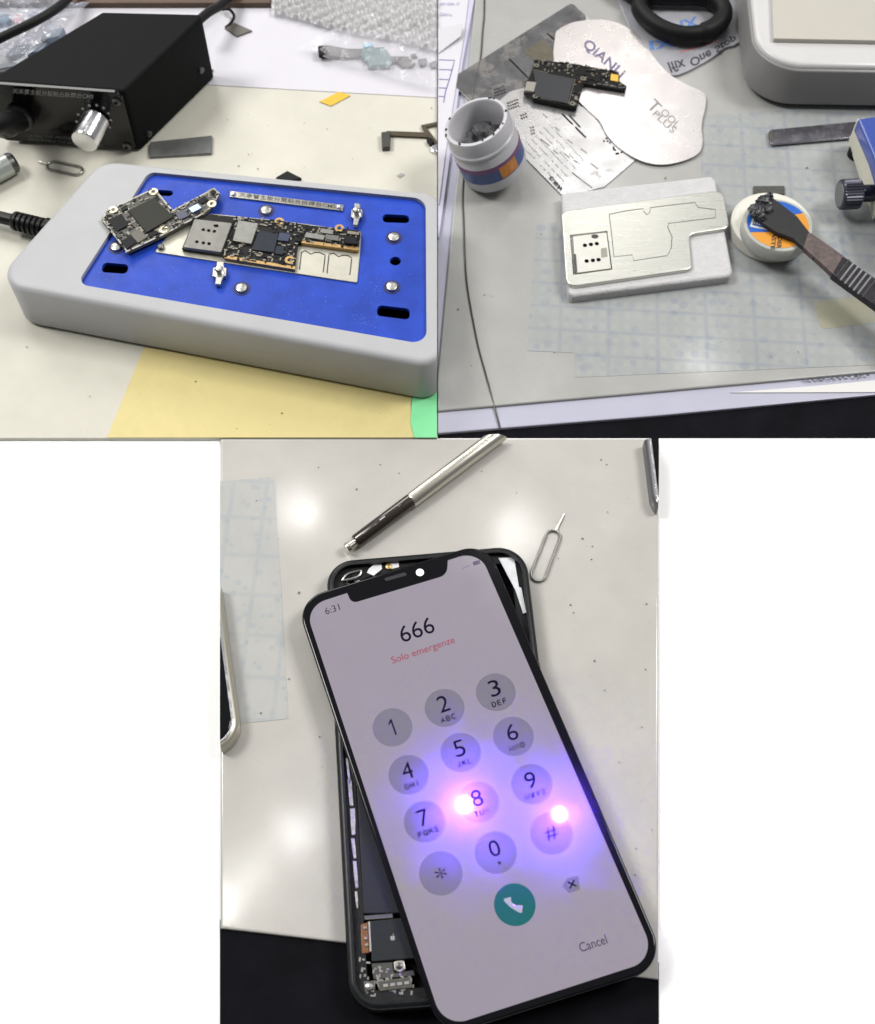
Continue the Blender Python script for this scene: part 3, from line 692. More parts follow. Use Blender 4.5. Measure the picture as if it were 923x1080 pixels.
for cx, cy, s, a in ((575, 122, 2.6, 0), (588, 136, 2.4, 0), (601, 149, 2.6, 0), (616, 159, 3, 0), (575, 150, 3.4, .7), (627, 175, 4, 0), (614, 190, 8, .7), (598, 164, 2, .4), (607, 170, 1.8, 0), (586, 160, 1.8, .5)):
    q = [(cx+s*1.3*cos(a+k*pi/2+.7), cy+s*cos(a+k*pi/2+.7)) for k in range(4)]; sq.append([*q, q[0]])
build('slot', join(*sl), hole, stn, kind='stuff')
build('etched_mark', strokes(sq, ZS+.0001, .0003), mat('etch_grey', (146, 146, 143), .5, .4), stn, kind='stuff')
tx = []
for k in range(7):
    for i in range(22):
        u = i/22; x, y = 549+u*42-(k*-4.2), 152+u*44-k*4.4
        if inside((x, y), [(547, 156), (594, 203), (628, 178), (580, 128)]) and rs.random() < .72: tx.append([(x, y), (x+rs.uniform(.5, 1.8), y+rs.uniform(.4, 1.7))])
build('etched_text', strokes(tx, ZS+.0001, .00022), mat('etch_grey', (128, 128, 124)), stn, kind='stuff')
lettering('伤修钱', (578.4, 187.5), (590.5, 202.5), (3.4, -3.2), ZS+.0001, printdark, stn, bold=.03)
ts = thing('tool_sheet', 'curvy pale metal card with engraved tool lettering on the stencil', 'metal card', 670, 90)
tp = [(584, 60), (585.5, 40), (588, 32), (603, 24), (618, 21.5), (634, 20.5), (651, 24), (668, 33), (681, 48), (692, 63), (706, 78), (724, 89), (741, 97), (744.5, 108), (740, 132), (741, 151), (736, 162), (722, 169), (704, 173), (688, 172.5), (671, 167), (654, 156), (641, 143), (633, 128), (623, 118), (604, 100), (590, 80)]
tpw = spline([Vector((x, y, 0)) for x, y in tp], 4, True); TZ = ZS+.0009
tsm = mat('tool_card_metal', (206, 202, 202), .28, .75, var=.03, vs=70, rvar=.06, bump=.02, bs=300)
cx0 = P(640, 90).x; cy0 = P(640, 90).y
def lift(x, y): return max(0, (y-P(600, 140).y))*.02+max(0, x-P(690, 100).x)*.05
build('card', prism(W([(p.x, p.y) for p in tpw], TZ), TZ-.0005, TZ, 0), tsm, ts)
ink2 = mat('engraved_violet', (104, 98, 128), .5)
lettering('QiANLi', (612.5, 49.5), (652.5, 84.5), (8.6, -9.2), TZ, ink2, ts, bold=.02)
lettering('T', (681.5, 112), (690, 120.5), (9, -8.5), TZ, mat('engraved_grey', (128, 126, 128), .5), ts)
lettering('OOL', (696, 119.5), (713, 135.5), (5.4, -5.4), TZ, MATS['engraved_grey'], ts)
lettering('PLUS', (688, 121), (709, 141), (5, -5), TZ, MATS['engraved_grey'], ts)

# small board on the card
sb = thing('logic_board', 'small black logic board with gold pad on the curvy metal card', 'circuit board', 605, 90, z=TZ)
Zb0, Zb = TZ+.0001, TZ+.0021
so_ = [(564.5, 62.5), (600, 66.5), (653, 75.5), (653.5, 85.5), (661, 90.5), (659.5, 95), (616.5, 88), (614, 92), (608, 113.5), (562, 103.5), (560, 100), (552.8, 96.5), (554.8, 85), (557.3, 83.5), (562, 71.6)]
build('board', px_box(so_, Zb0, Zb, .00015), pcb_black, sb)
build('processor', px_box([(562, 74), (605.5, 83), (599, 109), (570, 102.5), (564, 98), (565, 86)], Zb, Zb+.0007, .00015), mat('chip_satin', (32, 35, 40), .36, var=.05, vs=300), sb)
build('trim', strokes([[(562.5, 73.7), (578, 76.8)], [(606.5, 84), (599.5, 109.5), (570, 103.5)], [(606.5, 84), (595, 81.5)]], Zb+.0003, .00018), solder, sb)
build('connector', px_box([(555.5, 85.5), (566, 86.5), (563, 96.5), (553.5, 95)], Zb, Zb+.0012, .0002), mat('pale_connector', (150, 146, 138), .4, .5), sb)
build('gold_pad', px_box([(644.5, 77.5), (652.5, 79), (652, 86), (644, 84.5)], Zb, Zb+.0005, .0001), mat('bright_gold', (222, 180, 84), .35, .8), sb)
for x, y in ((565.8, 69.4), (600.8, 69.7), (614.8, 83.2), (603.6, 109.3), (564.8, 101.8)): build('screw_hole', ring(x, y, .0012, .0006, Zb, .0003), solder, sb)
build('bead', lathe([(.0008, 0), (.0006, .0005), (.00001, .0007)], P(611.5, 87, Zb), n=12), copper, sb)
build('port', px_box([(606, 102), (609, 102.5), (608.5, 105), (605.5, 104.5)], Zb, Zb+.0004), solder, sb)
build('passive_component', passives(so_, Zb, 70, 14, (.98, -.18), [[(560, 72), (608, 82), (600, 115), (550, 105)], [(643, 76), (654, 78), (653, 87), (643, 85)]], (.8, 1.6)), solder, sb, kind='stuff')
build('dark_component', passives(so_, Zb, 60, 15, (.98, -.18), [[(560, 72), (608, 82), (600, 115), (550, 105)], [(643, 76), (654, 78), (653, 87), (643, 85)]], (1.5, 3)), chip_dark, sb, kind='stuff')
build('printed_line', strokes([[(630, 88), (641, 89.8)], [(643, 90.2), (650, 91.3)], [(652, 91.7), (658, 92.6)]], Zb+.00005, .0002), printgrey, sb)

# open flux jar
jar = thing('open_jar', 'open white jar of dark paste with blue and orange label', 'jar', 515, 180)
jb = P(523, 187, ZM2); ja = Vector((-.36, .03, 1)).normalized()
jb = jb+Vector((0, 0, .0046)); R = .0142
whitej = mat('jar_white', (180, 179, 184), .35, var=.05, vs=120, wear=(120, 118, 122), ws=260, wt=.66)
build('body', lathe([(R*.86, 0), (R*.97, .001), (R, .003), (R, .0182), (R*.96, .0192), (R*1.02, .0197), (R*1.03, .0208), (R*.98, .0214), (R*.98, .0268), (R*.95, .0280), (R*.86, .0282), (R*.82, .0274), (R*.8, .012), (R*.75, .008), (.00001, .0078)], jb, ja, 56), whitej, jar)
build('paste', lump(jb+ja*.0182+Vector((.0022, -.0012, 0)), R*.66, R*.6, .006, 3, 30), mat('grey_paste', (34, 34, 38), .45, var=.5, vs=300, bump=1, bs=400), jar)
s_ = ja.cross(Vector((0, 1, 0))).normalized(); u_ = ja.cross(s_)
def arc_band(a0, a1, h0, h1, off, n=24):
    V, Fc = [], []
    for i in range(n+1):
        a = a0+(a1-a0)*i/n
        for h, o in ((h0, 0), (h1, 0), (h1, off), (h0, off)):
            V.append(jb+ja*h+(s_*cos(a)+u_*sin(a))*(R+o))
    for i in range(n):
        for k in range(4): k2 = (k+1) % 4; Fc.append((i*4+k, i*4+k2, i*4+4+k2, i*4+4+k))
    Fc += [(0, 1, 2, 3), (n*4+3, n*4+2, n*4+1, n*4)]
    return V, Fc
lab = build('label', arc_band(0, 2*pi*.999, .0062, .0135, .00015, 60), mat('label_blue', (58, 76, 126), .3, var=.1, vs=120), jar)
build('label_stripe', arc_band(0, 2*pi*.999, .0122, .0142, .0003, 60), mat('label_violet', (104, 60, 104), .3), jar)
a0 = math.atan2((Vector((.5, -1, 0))).dot(u_), Vector((.5, -1, 0)).dot(s_))
build('label_patch', arc_band(a0-.1, a0+.5, .0068, .0128, .00035, 12), mat('label_orange', (176, 112, 40), .3, var=.2, vs=400), jar)
for i in range(14):
    a = rs.uniform(0, 2*pi); q = jb+ja*.0284+(s_*cos(a)+u_*sin(a))*R*rs.uniform(.87, .95)
    build('paste_smear', lathe([(rs.uniform(.0003, .001), -.0008), (.0003, .0002), (.00001, .0003)], q, ja, 8, ex=rs.uniform(.5, 1.6)), MATS['grey_paste'], jar)
for a, h, r in ((1.9, .019, .0022), (2.5, .015, .0013), (-2.6, .016, .0012)):
    q = jb+ja*h+(s_*cos(a)+u_*sin(a))*R*.8
    build('paste_smear', lathe([(r, -.0006), (r*.7, .0004), (.00001, .0006)], q, -(s_*cos(a)+u_*sin(a)), 12, ex=.6), MATS['grey_paste'], jar)

# white block with the steel carrier on it
felt = mat('white_felt', (190, 189, 190), .9, var=.05, vs=260, bump=.9, bs=700, spec=.1)
ZK = drop(606, 311, 319, ZM2)
blk = build('felt_block', px_box([(592, 204), (600, 202.3), (750.5, 185.3), (755, 190), (773, 286.5), (770, 291), (604, 312), (600, 309)], ZM2+.0001, ZK, .0012, .0012), felt, label='white felt block under the cut steel carrier plate', cat='block')
ca = thing('carrier_plate', 'cut steel carrier plate with engraved outline on white felt block', 'carrier plate', 690, 250, z=ZK)
ZQ = ZK+.0017
cpx = [(592, 222.5), (763, 199.8), (769.5, 240.5), (727, 247), (730.5, 283.5), (597.5, 303)]
brush = mat('carrier_steel', (198, 198, 191), .3, .75, var=.05, vs=60, stretch=(.13, (1, 18, 1)), rvar=.05, bump=.02, bs=300)
slot = [(601, 247.8), (640.5, 243.4), (646, 284.3), (604.5, 290)]
build('plate', prism(rnd(W(cpx, ZQ), [.0035, .004, .0035, .003, .0035, .004], 8), ZK+.0001, ZQ, .0005, [W(slot, ZQ)]), brush, ca)
rd = build('sim_reader', px_box([(604.5, 249), (640, 245), (644.8, 283), (607.5, 288)], ZK-.0005, ZQ+.0002, .0002, .0004), mat('reader_steel', (206, 205, 198), .34, .7, var=.04, vs=200), ca)
for x, y in ((617, 258.8), (623.3, 257.8), (629.5, 257), (618.8, 275.3), (625.4, 274.7), (631.4, 274)): build('contact_hole', lathe([(.0009, 0), (.0009, .00012), (.00001, .00012)], P(x, y, ZQ+.0002), n=14), hole, rd)
build('spring_slot', lathe([(.0015, 0), (.0015, .00012), (.00001, .00012)], P(627.5, 249.4, ZQ+.0002), n=16, ex=.7), mat('slot_grey', (60, 58, 54), .5), rd)
build('code_patch', px_box([(633.8, 262), (640, 261), (641, 270.5), (634.3, 271.5)], ZQ+.0002, ZQ+.0003), mat('patch_grey', (150, 148, 138), .4, .5), rd)
build('latch', px_box([(604.8, 268), (607.5, 268), (609, 286), (606.5, 288)], ZQ+.0002, ZQ+.0005), darksteel, rd)
eng = [(642.5, 226), (660, 222.5), (678.5, 220), (679.5, 224), (682.5, 226.2), (685.5, 224), (686, 219), (710, 216), (733, 213.6), (736.5, 218.8), (754.7, 221), (754.5, 229.6), (705, 235.6), (704.5, 240), (709, 250), (708, 262), (704, 269.5), (668.5, 275), (667, 268.8), (647.6, 270.8), (645.5, 250), (642.5, 226)]
build('engraving', strokes([eng], ZQ+.00003, .00017), printdark, ca)

# closed paste jar with spatula
jr = thing('paste_jar', 'round paste jar with blue and orange lid under the spatula', 'jar', 818, 245)
cj = P(816, 245, ZM2); RJ = 40.5*.42/1000*.99
build('body', lathe([(RJ*.95, 0), (RJ, .001), (RJ, .0062), (RJ*.93, .0072), (.00001, .0072)], cj+Vector((-.0022, -.0005, 0)), n=56), mat('jar_cream', (206, 204, 194), .4, var=.04, vs=120, wear=(150, 148, 140), ws=300, wt=.7), jr)
cl = P(820.5, 237, ZM2+.0125); cl.z = ZM2+.007; RL = 36*.0004
build('lid', lathe([(RL, 0), (RL*1.01, .001), (RL, .0048), (RL*.965, .0055), (RL*.9, .0057), (.00001, .0057)], cl, n=56), mat('lid_grey', (164, 166, 160), .4, var=.05, vs=150), jr)
ZJ = cl.z+.0058; rl = 31.5*.0004
cen = Vector((cl.x, cl.y))
def seg(poly, z0, z1):
    """keep the part of a pixel polygon that lies inside the round label"""
    g = prism(W(poly, z1), z0, z1)
    for k in range(40):
        a = 2*pi*k/40; n = Vector((cos(a), sin(a), 0)); g = clip(g, Vector((cen.x, cen.y, 0))+n*rl, n)
    return g
lb_ = build('label', prism(circ(cen, rl, 48), ZJ-.0001, ZJ), mat('label_orange_lid', (206, 140, 48), .3, var=.06, vs=100), jr)
build('label_blue_field', seg([(780, 245), (812, 244.5), (818, 230), (850, 224), (870, 224), (870, 190), (780, 190)], ZJ, ZJ+.00008), mat('label_bright_blue', (34, 90, 176), .3, var=.05, vs=100), jr)
wp = mat('label_white', (200, 200, 196), .4)
build('label_frame', join(seg([(791, 239), (813, 243.5), (813.5, 241.8), (793, 237.2)], ZJ+.0001, ZJ+.00016), seg([(791, 239), (799, 212), (801, 213), (793, 239.4)], ZJ+.0001, ZJ+.00018)), wp, jr)
build('label_print', strokes([[(795.5+k*2.6, 236.2+k*.7), (797.3+k*2.6, 230.5+k*.7)] for k in range(5)], ZJ+.0001, .00035), wp, jr)
def rl_text(s, x, y, l, h): return lettering(s, (x, y), (x-l*.10, y+l), (h, h*.06), ZJ+.00009, printdark, jr, bold=.02)
rl_text('SOLDER', 821.5, 238, 24, 4.6); rl_text('PASTE', 815, 241, 22, 4.4);
sp = thing('spatula', 'black ridged spatula with paste on its tip across the jar lid', 'spatula', 880, 270, z=ZJ)
zsp = lambda x, y: ZJ+.0012-.0*x
spw = mat('spatula_black', (28, 27, 30), .5, .1, var=.25, vs=200, bump=.12, bs=900, wear=(70, 66, 66), ws=300, wt=.66)
ZT = ZJ+.0026
blade = [(793.5, 219), (800, 207), (809.5, 203.5), (822, 213), (841, 227.7), (856, 247), (868, 254), (862, 274), (848, 261), (838, 252), (820, 245), (806, 236), (796, 226)]
build('blade', px_box(blade, ZJ+.0006, ZT, .0006, .0008), spw, sp)
neck = [(853, 243.5), (876.6, 260), (892, 271), (880, 290), (869.5, 280), (847.5, 260.5)]
build('neck', px_box(neck, ZJ+.0003, ZT+.0002, .0004, .001), mat('spatula_worn', (92, 80, 78), .5, .3, var=.35, vs=500, bump=.3, bs=900), sp)
build('handle', px_box([(889, 269), (925, 294), (990, 343), (990, 382), (925, 323), (877, 288)], ZJ-.0004, ZT+.0003, .0007, .0012), mat('spatula_handle', (52, 50, 54), .32, .6, var=.2, vs=300, bump=.05, bs=900, rvar=.1), sp)
for i in range(7):
    x, y = 895.5+i*4.6, 274+i*3.6
    build('ridge', tube([P(x, y, ZT+.0003), P(x-13.5, y+17.5, ZT+.0003)], .00038, 6), mat('ridge_steel', (190, 190, 194), .3, .9) if i not in (0, 6) else darksteel, sp)
pbm = mat('wet_paste', (38, 38, 42), .28, bump=1, bs=260, var=.3, vs=300)
for x, y, r in ((799, 222, 10), (806, 212, 8), (808, 222, 7), (797, 227, 6), (811, 207, 4.5), (803, 231, 5)):
    r *= .0004; build('paste_blob', lump(P(x, y, ZT-.0003), r, r*.8, .0018, x, 22), pbm, sp)
build('black_chip', px_box([(795, 196), (827.5, 195.8), (827.8, 204), (795, 204)], ZM2+.0001, ZM2+.0012, .0002), mat('chip_mottled', (66, 66, 62), .5, var=.4, vs=900), label='small mottled black chip behind the round paste jar', cat='chip')

# printed plastic bag and scissors at the back
bgp = thing('printed_bag', 'grey plastic bag with mirrored repair shop lettering under scissors', 'plastic bag', 730, 40)
ZG = ZM2+.0014
bagm = mat('bag_grey', (150, 150, 156), .3, var=.1, vs=60, bump=.35, bs=140)
outl = [(655, -40), (790, -50), (786, 30), (777, 46), (765, 50), (752, 60), (738, 68), (722, 76), (707, 79), (690, 66), (668, 40)]
build('sheet', prism(W([(p.x, p.y) for p in spline([Vector((x, y, 0)) for x, y in outl], 4, True)], ZG), ZM2+.0002, ZG, .0003, steps=2), bagm, bgp)
inkd = mat('bag_ink', (52, 54, 64), .5)
lettering('Ifix', (703.5, 66), (721, 62.5), (4.2, 11), ZG, inkd, bgp, bold=.02)
lettering('One', (726.5, 62.5), (748.5, 52.5), (3.6, 8.5), ZG, inkd, bgp, bold=.02)
lettering('Stop', (752.5, 48), (774, 35.5), (4, 8.5), ZG, inkd, bgp, bold=.02)
inkblue = mat('bag_blue', (86, 118, 176), .5)
lettering('IFIX', (703, 26), (735, 17), (2.5, 10), ZG, inkblue, bgp, bold=.03)
lettering('IX', (684, 44), (712, 40), (2, 9), ZG, inkblue, bgp, bold=.03)
build('red_line', strokes([[(x, 55-(x-718)*.3), (x+2.2, 54.2-(x-718)*.3)] for x in range(718, 757, 4)], ZG+.0001, .0005), mat('bag_red', (188, 96, 92), .5), bgp)
sc_ = thing('scissors', 'black looped scissors handle lying on the printed bag', 'scissors', 718, 15, z=ZG)
lp = [(674, 8), (684, 21), (700, 31), (722, 37), (744, 34), (758, 25), (763, 14), (756, 2), (738, -3), (716, -3), (694, -4), (680, -2)]
zl = ZG+.0052
build('handle_loop', tube(spline([P(x, y, zl) for x, y in lp], 8, True), [.0034+.0009*(1 if 30 < i < 60 else .4) for i in range(96)], 16, True, flat=1.15), rubber, sc_)
build('handle_shank', tube(spline([P(690, -3, zl), P(672, -6, zl), P(650, -22, zl), P(628, -44, zl), P(600, -70, zl)], 6), .0046, 14), rubber, sc_)

# white scale top right
scl = thing('weighing_scale', 'white scale with grey rim, pale square plate and rubber foot', 'scale', 870, 50)
HZ = ZM2+.024
ow = [(786, -60), (1010, -60), (1010, 71), (800, 67.5)]
build('housing', prism(rnd(W(ow, HZ), [0, 0, 0, .019], 14), ZM2+.004, HZ, .002), mat('scale_white', (190, 189, 189), .35, var=.02, vs=60), scl)
rim = prism(rnd(W([(778, -60), (1010, -60), (1010, 92), (786, 88)], ZM2+.013), [0, 0, 0, .021], 14), ZM2+.0032, ZM2+.0215, .004)
wo2 = ccw(rnd(W(ow, HZ), [0, 0, 0, .019], 14))
build('skirt', prism(inset(wo2, -.0012), ZM2+.0032, HZ-.0022, .001), mat('scale_grey', (128, 126, 126), .4, var=.03, vs=60), scl)
build('plate', px_box([(813, -50), (1000, -50), (1000, 44), (816, 40.5)], HZ-.001, HZ+.0022, .0003, .0005), mat('scale_plate', (178, 174, 166), .3, var=.02, vs=60), scl)
build('rubber_foot', lathe([(.007, 0), (.0072, .0034), (.00001, .0034)], P(812, 92, ZM2), n=28), rubber, scl)
# blue fixture with knob, steel strip
bf = thing('blue_fixture', 'blue clamp fixture with cream side and knurled grey knob', 'fixture', 930, 170)
ZF = ZM2+.022
build('cover', px_box([(904.5, 124.5), (1000, 112), (1000, 250), (950, 245), (931, 196), (921, 163)], ZF-.006, ZF, .0012, .0015), mat('fixture_blue', (52, 74, 150), .3, coat=.3), bf)
build('side_plate', px_box([(904.2, 125.5), (912, 124), (938, 205), (931, 208)], ZM2+.003, ZF-.0058, .0004), mat('fixture_cream', (204, 202, 186), .45, var=.04), bf)
build('rubber_foot', lathe([(.004, 0), (.004, .0035), (.00001, .0035)], P(903, 164, ZM2), n=20), rubber, bf)
kz = ZM2+.0105
ka, kb2 = P(893, 205, kz), P(923, 203.5, kz); kd = (kb2-ka).normalized(); kd = Vector((kd.x, kd.y, 0)).normalized()
kn2 = build('knob', lathe([(.0056, 0), (.0061, .0004), (.0063, .0011), (.0063, .0078), (.0058, .0084), (.00001, .0085)], ka-kd*.003, kd, 64, knurl=.93), mat('knob_steel', (74, 74, 84), .36, .8), bf, ang=8)
build('knob_face', lathe([(.005, 0), (.0049, .0002), (.00001, .0002)], ka-kd*.003, -kd, 40), mat('knob_face_grey', (112, 114, 114), .45, .4), bf)
build('shaft', lathe([(.0036, 0), (.0036, .03), (.00001, .03)], ka+kd*.005, kd, 28), mat('shaft_black', (44, 44, 58), .3, .7), bf)
bs_ = thing('steel_strip', 'narrow steel strip with dark tip reaching under the blue fixture', 'metal strip', 850, 140)
build('blade', px_box([(811.5, 138), (814, 136.5), (904, 128), (960, 124), (960, 140), (898, 145), (815, 152), (812.5, 150)], ZM2+.0012, ZM2+.0020, .0002), mat('strip_steel', (150, 148, 156), .24, .9, var=.15, vs=130, rvar=.1), bs_)
build('tip', px_box([(811, 138), (816, 136), (817.5, 145), (813, 151.5)], ZM2+.0006, ZM2+.0022, .0003, .0012), mat('tip_dark', (70, 66, 64), .5, var=.4, vs=700), bs_)
# paper edge at the lower right
fp = thing('paper_sheet', 'thin paper sheet with blue print poking out below the grey mat', 'paper', 880, 405)
build('page', px_box([(770, 414), (860, 407), (923, 401), (990, 395), (990, 413), (923, 413.5)], ZB+.0001, ZB+.0004), mat('paper_ivory', (206, 204, 202), .75), fp)
build('printed_line', strokes([[(848+k*6.5+rs.uniform(0, 2), 400.5-k*.5+rs.uniform(-1, 1.5)), (851+k*6.5+rs.uniform(0, 2.5), 400-k*.5+rs.uniform(-1, 1.5))] for k in range(11) for _ in range(3)], ZM2+.0001, .0003), mat('bag_ink', (52, 54, 64)), fp)
# ================================================================ third bench section: phone on the white bench
sheet('floor_cloth', [(232, 970), (695, 1015), (695, 1150), (232, 1150)], .0, .0004, dark_floor, 0)
benchm = mat('bench_laminate', (181, 178, 173), .12, spec=.45, world=True, var=.025, vs=26, bump=.012, bs=2600, wear=(168, 166, 160), ws=380, wt=.74, rvar=.03, grime=.1)
build('tabletop', prism(W([(232.3, 462.4), (694.7, 462.4), (694.7, 1033), (232.3, 979)], ZB), .0002, ZB, .0008), benchm, kind='structure')
xl, xr, yt = P(232.3, 700), P(694.7, 700), P(461, 462.4)
cl0, cr0 = P(232.3, 979).to_2d(), P(232.3, 462.4).to_2d()
def side_cut(g, px, keep_right, z=ZB):
    a, b = P(px, 462.4, z).to_2d(), P(px, 1000, z).to_2d(); d = (b-a).normalized(); n = Vector((d.y, -d.x, 0))
    if (n.x > 0) == keep_right: n = -n
    return clip(g, (*a, 0), n)
def top_cut(g, z=ZB): return clip(g, P(461, 462.4, z), (0, 1, 0))
pm3 = print_mat('print_pale_blue', (179, 177, 173), (128, 148, 160), (.0125, .0155), .05, .75)
build('label_sheet', side_cut(px_box([(225, 508), (289, 503), (298, 640), (304, 758), (225, 766)], ZB-.0001, ZB+.00012), 232.3, True), pm3, label='strip of pale blue printed labels beside the cut off pale framed phone', cat='printed sheet')
# stylus
sy = thing('stylus', 'silver stylus with dark clicker end lying above the phone', 'stylus', 430, 530)
zy = ZB+.003
A_, B_ = P(367, 577.5, zy), P(530, 456, zy); d = (B_-A_).normalized(); n = Vector((0, 0, 1)); 
Lt = (P(433, 528.4, zy)-A_).length
flatx = d.cross(n)
build('clicker', lathe([(.0018, 0), (.002, .0005), (.0021, .0012), (.0015, .0016), (.0014, .005)], A_-d*.0008, d, 28), mat('clicker_steel', (196, 192, 180), .25, .9), sy)
build('grip', lathe([(.0022, .0034), (.0026, .004), (.0028, Lt-.001), (.0028, Lt)], A_, d, 28), mat('stylus_brown', (52, 44, 38), .22, .3, coat=.6), sy)
g = lathe([(.0028, Lt), (.003, Lt+.0006), (.0032, Lt+.08)], A_, d, 28)
build('barrel', top_cut(g, zy), mat('stylus_silver', (204, 200, 188), .28, .85), sy)
for q in (.55, .85): o = A_+d*Lt*q+n*.0026; build('mark', tube([o-d*.0012, o+d*.0012], .00035, 6, flat=.5), printwhite, sy)
sim_pin((595, 542), [(583.5, 566), (568, 606)], .00055, .0026, 'bent steel sim pin half under the phone housing corner')
for o in COL.objects:
    pass
# neighbours at the edges
def edge_phone(label, quad, cuts, inner, z1, frame, r=.010):
    t = thing('phone', label, 'phone', sum(q[0] for q in quad)/4, sum(q[1] for q in quad)/4)
    w = ccw(rnd(W(quad, z1), r, 12))
    f = lambda g: [g := c(g) for c in cuts][-1]
    build('frame', f(prism(w, ZB+.0002, z1, .0022)), frame, t)
    build('bezel', f(prism(inset(w, .0016), z1-.0006, z1+.0002, .0002)), chrome, t)
    build('screen', f(prism(inset(w, .0024), z1-.0004, z1+.0006, .0004)), inner, t)
glassd = mat('dark_glass', (12, 13, 15), .06, spec=.3)
edge_phone('phone with pale frame and chrome bezel, cut off beside the label strip', [(120, 560), (222, 540), (255.5, 786), (150, 806)], [lambda g: side_cut(g, 232.3, True, ZB+.0068)], glassd, ZB+.0068, mat('frame_pale', (176, 172, 158), .35, .5))
edge_phone('black phone with silver bezel, cut off beyond the sim pin', [(676, 430), (800, 420), (816, 540), (690.5, 546)], [lambda g: side_cut(g, 694.7, False, ZB+.0062), lambda g: top_cut(g, ZB+.0062)], glassd, ZB+.0062, mat('frame_dark', (112, 112, 116), .3, .6))

# phone housing
hs = thing('phone_housing', 'open black phone housing with battery and connectors under the lit display', 'phone housing', 460, 820)
ZH = ZB+.0074
hq = [(343.5, 591.5), (554, 573.5), (612, 1050), (368.5, 1068)]
hw_ = ccw(rnd(W(hq, ZH), [.0095, .0105, .0095, .0095], 14))
hin = inset(hw_, .0024)
housing_m = mat('housing_black', (20, 22, 24), .34, .1, spec=.35, var=.15, vs=300, rvar=.08)
build('frame', prism(hw_, ZB+.0003, ZH, .0016, [hin]), housing_m, hs)
build('back_plate', prism(inset(hw_, .0012), ZB+.0006, ZB+.002), hole, hs)
inn = mat('inner_black', (15, 16, 18), .5, .1, spec=.25, var=.6, vs=700, bump=.3, bs=1600)
build('inner_ledge', prism(inset(hw_, .0022), ZB+.0018, ZH-.0022, 0, [inset(hw_, .0058)]), inn, hs)
Zi = ZH-.0022
white_st = mat('white_sticker', (214, 214, 216), .4)
for p in ([(387, 604), (389, 600), (396, 594), (402, 593), (403, 600), (394, 607)], [(411, 594), (420, 591), (421, 598), (413, 600)], [(367, 617), (379, 612), (380, 614), (369, 619)]):
    build('sticker', px_box(p, Zi, Zi+.0006), white_st, hs)
build('sensor_block', px_box([(370, 606), (392, 597), (395, 606), (374, 615)], Zi-.001, Zi+.0003, .0003, .0006), chip_dark, hs)
build('speaker_can', px_box([(398, 596), (448, 588), (450, 598), (402, 606)], Zi-.0012, Zi+.0002, .0003, .0006), inn, hs)
build('flex_ring', tube(spline([P(x, y, Zi+.0006) for x, y in ((361, 612), (366, 606), (374, 603), (381, 602), (378, 608), (368, 611))], 5, True), .0004, 8, True), mat('ring_steel', (150, 150, 148), .3, .8), hs)
build('screw', lathe([(.0011, 0), (.0011, .0006), (.0004, .0008), (.00001, .0008)], P(410, 598, Zi+.0004), n=16), gold, hs)
build('screw', lathe([(.0007, 0), (.0006, .0006), (.00001, .0007)], P(517, 582, Zi+.0012), n=12), chrome, hs)
st2 = build('label', px_box([(526, 588.5), (542, 587.5), (547.5, 619), (550, 620), (555, 646), (552, 647), (543.5, 622)], Zi, Zi+.0006), mat('sticker_silver', (204, 206, 210), .3, .3, var=.1, vs=200), hs)
for k in range(9): build('contact', px_box([(556+k*1.7, 652+k*8), (559+k*1.7, 651+k*8), (560+k*1.7, 656+k*8), (557+k*1.7, 657+k*8)], Zi-.0004, Zi+.0003), darksteel, hs)
# left rail, battery, lower modules
for p in ([(364.5, 800), (367, 799), (370.5, 826), (368, 827)], [(366.5, 822), (371, 823), (373, 850), (369, 850)], [(369, 853), (374.5, 852), (375, 880), (371, 881)], [(370, 884), (374, 884), (376, 905), (373, 906)], [(372, 908), (376, 908), (378, 936), (375, 937)], [(374, 940), (377, 940), (378, 958), (376, 958)]):
    build('side_bracket', px_box(p, Zi-.0002, Zi+.0005, .0001), mat('bracket_steel', (168, 166, 160), .3, .85, var=.3, vs=900), hs)
build('battery', px_box([(376, 830), (392, 828), (480, 940), (484, 962), (383, 964)], ZB+.002, Zi-.0001, .0004, .0008), mat('battery_grey', (32, 35, 42), .5, spec=.25, var=.08, vs=120), hs)
build('battery_tape', px_box([(384, 966), (414, 963.5), (414.5, 968), (385, 970)], ZB+.002, Zi+.0003), darksteel, hs)
tm = build('haptic_module', px_box([(390, 971.5), (440, 966), (448, 1010), (391.8, 1014.5)], ZB+.002, Zi+.0006, .0003, .0004), mat('module_slate', (27, 31, 33), .5, spec=.25, var=.06, vs=200), hs)
build('module_edge', px_box([(388.4, 972), (390.2, 971.6), (391.8, 1003), (390, 1004)], ZB+.002, Zi+.0008), mat('edge_silver', (190, 186, 176), .3, .85), hs)
build('copper_tab', px_box([(380.5, 975), (388.2, 972.5), (389.5, 1005), (381.5, 1006)], ZB+.002, Zi+.0003, .0002), copper, hs)
for x, y in ((385, 979), (386, 990), (387, 997)): build('solder_point', lathe([(.0006, 0), (.0005, .0005), (.00001, .0006)], P(x, y, Zi+.0003), n=10), solder, hs)
zt = Zi+.0007
lg = mat('emblem_grey', (140, 142, 142), .4)
em = prism(rnd(W([(411.6, 987.6), (413.4, 987), (414.2, 987.5), (415.2, 986.8), (416.6, 987), (416.2, 988.6), (416.9, 990), (415.9, 991.8), (414.4, 991.6), (413.4, 992), (412, 991)], zt), .0002, 3), zt-.00005, zt+.0001)
build('emblem', join(em, prism(W([(414, 986.4), (414.6, 985), (415.4, 984.6), (415, 986)], zt), zt-.00005, zt+.0001)), lg, tm)
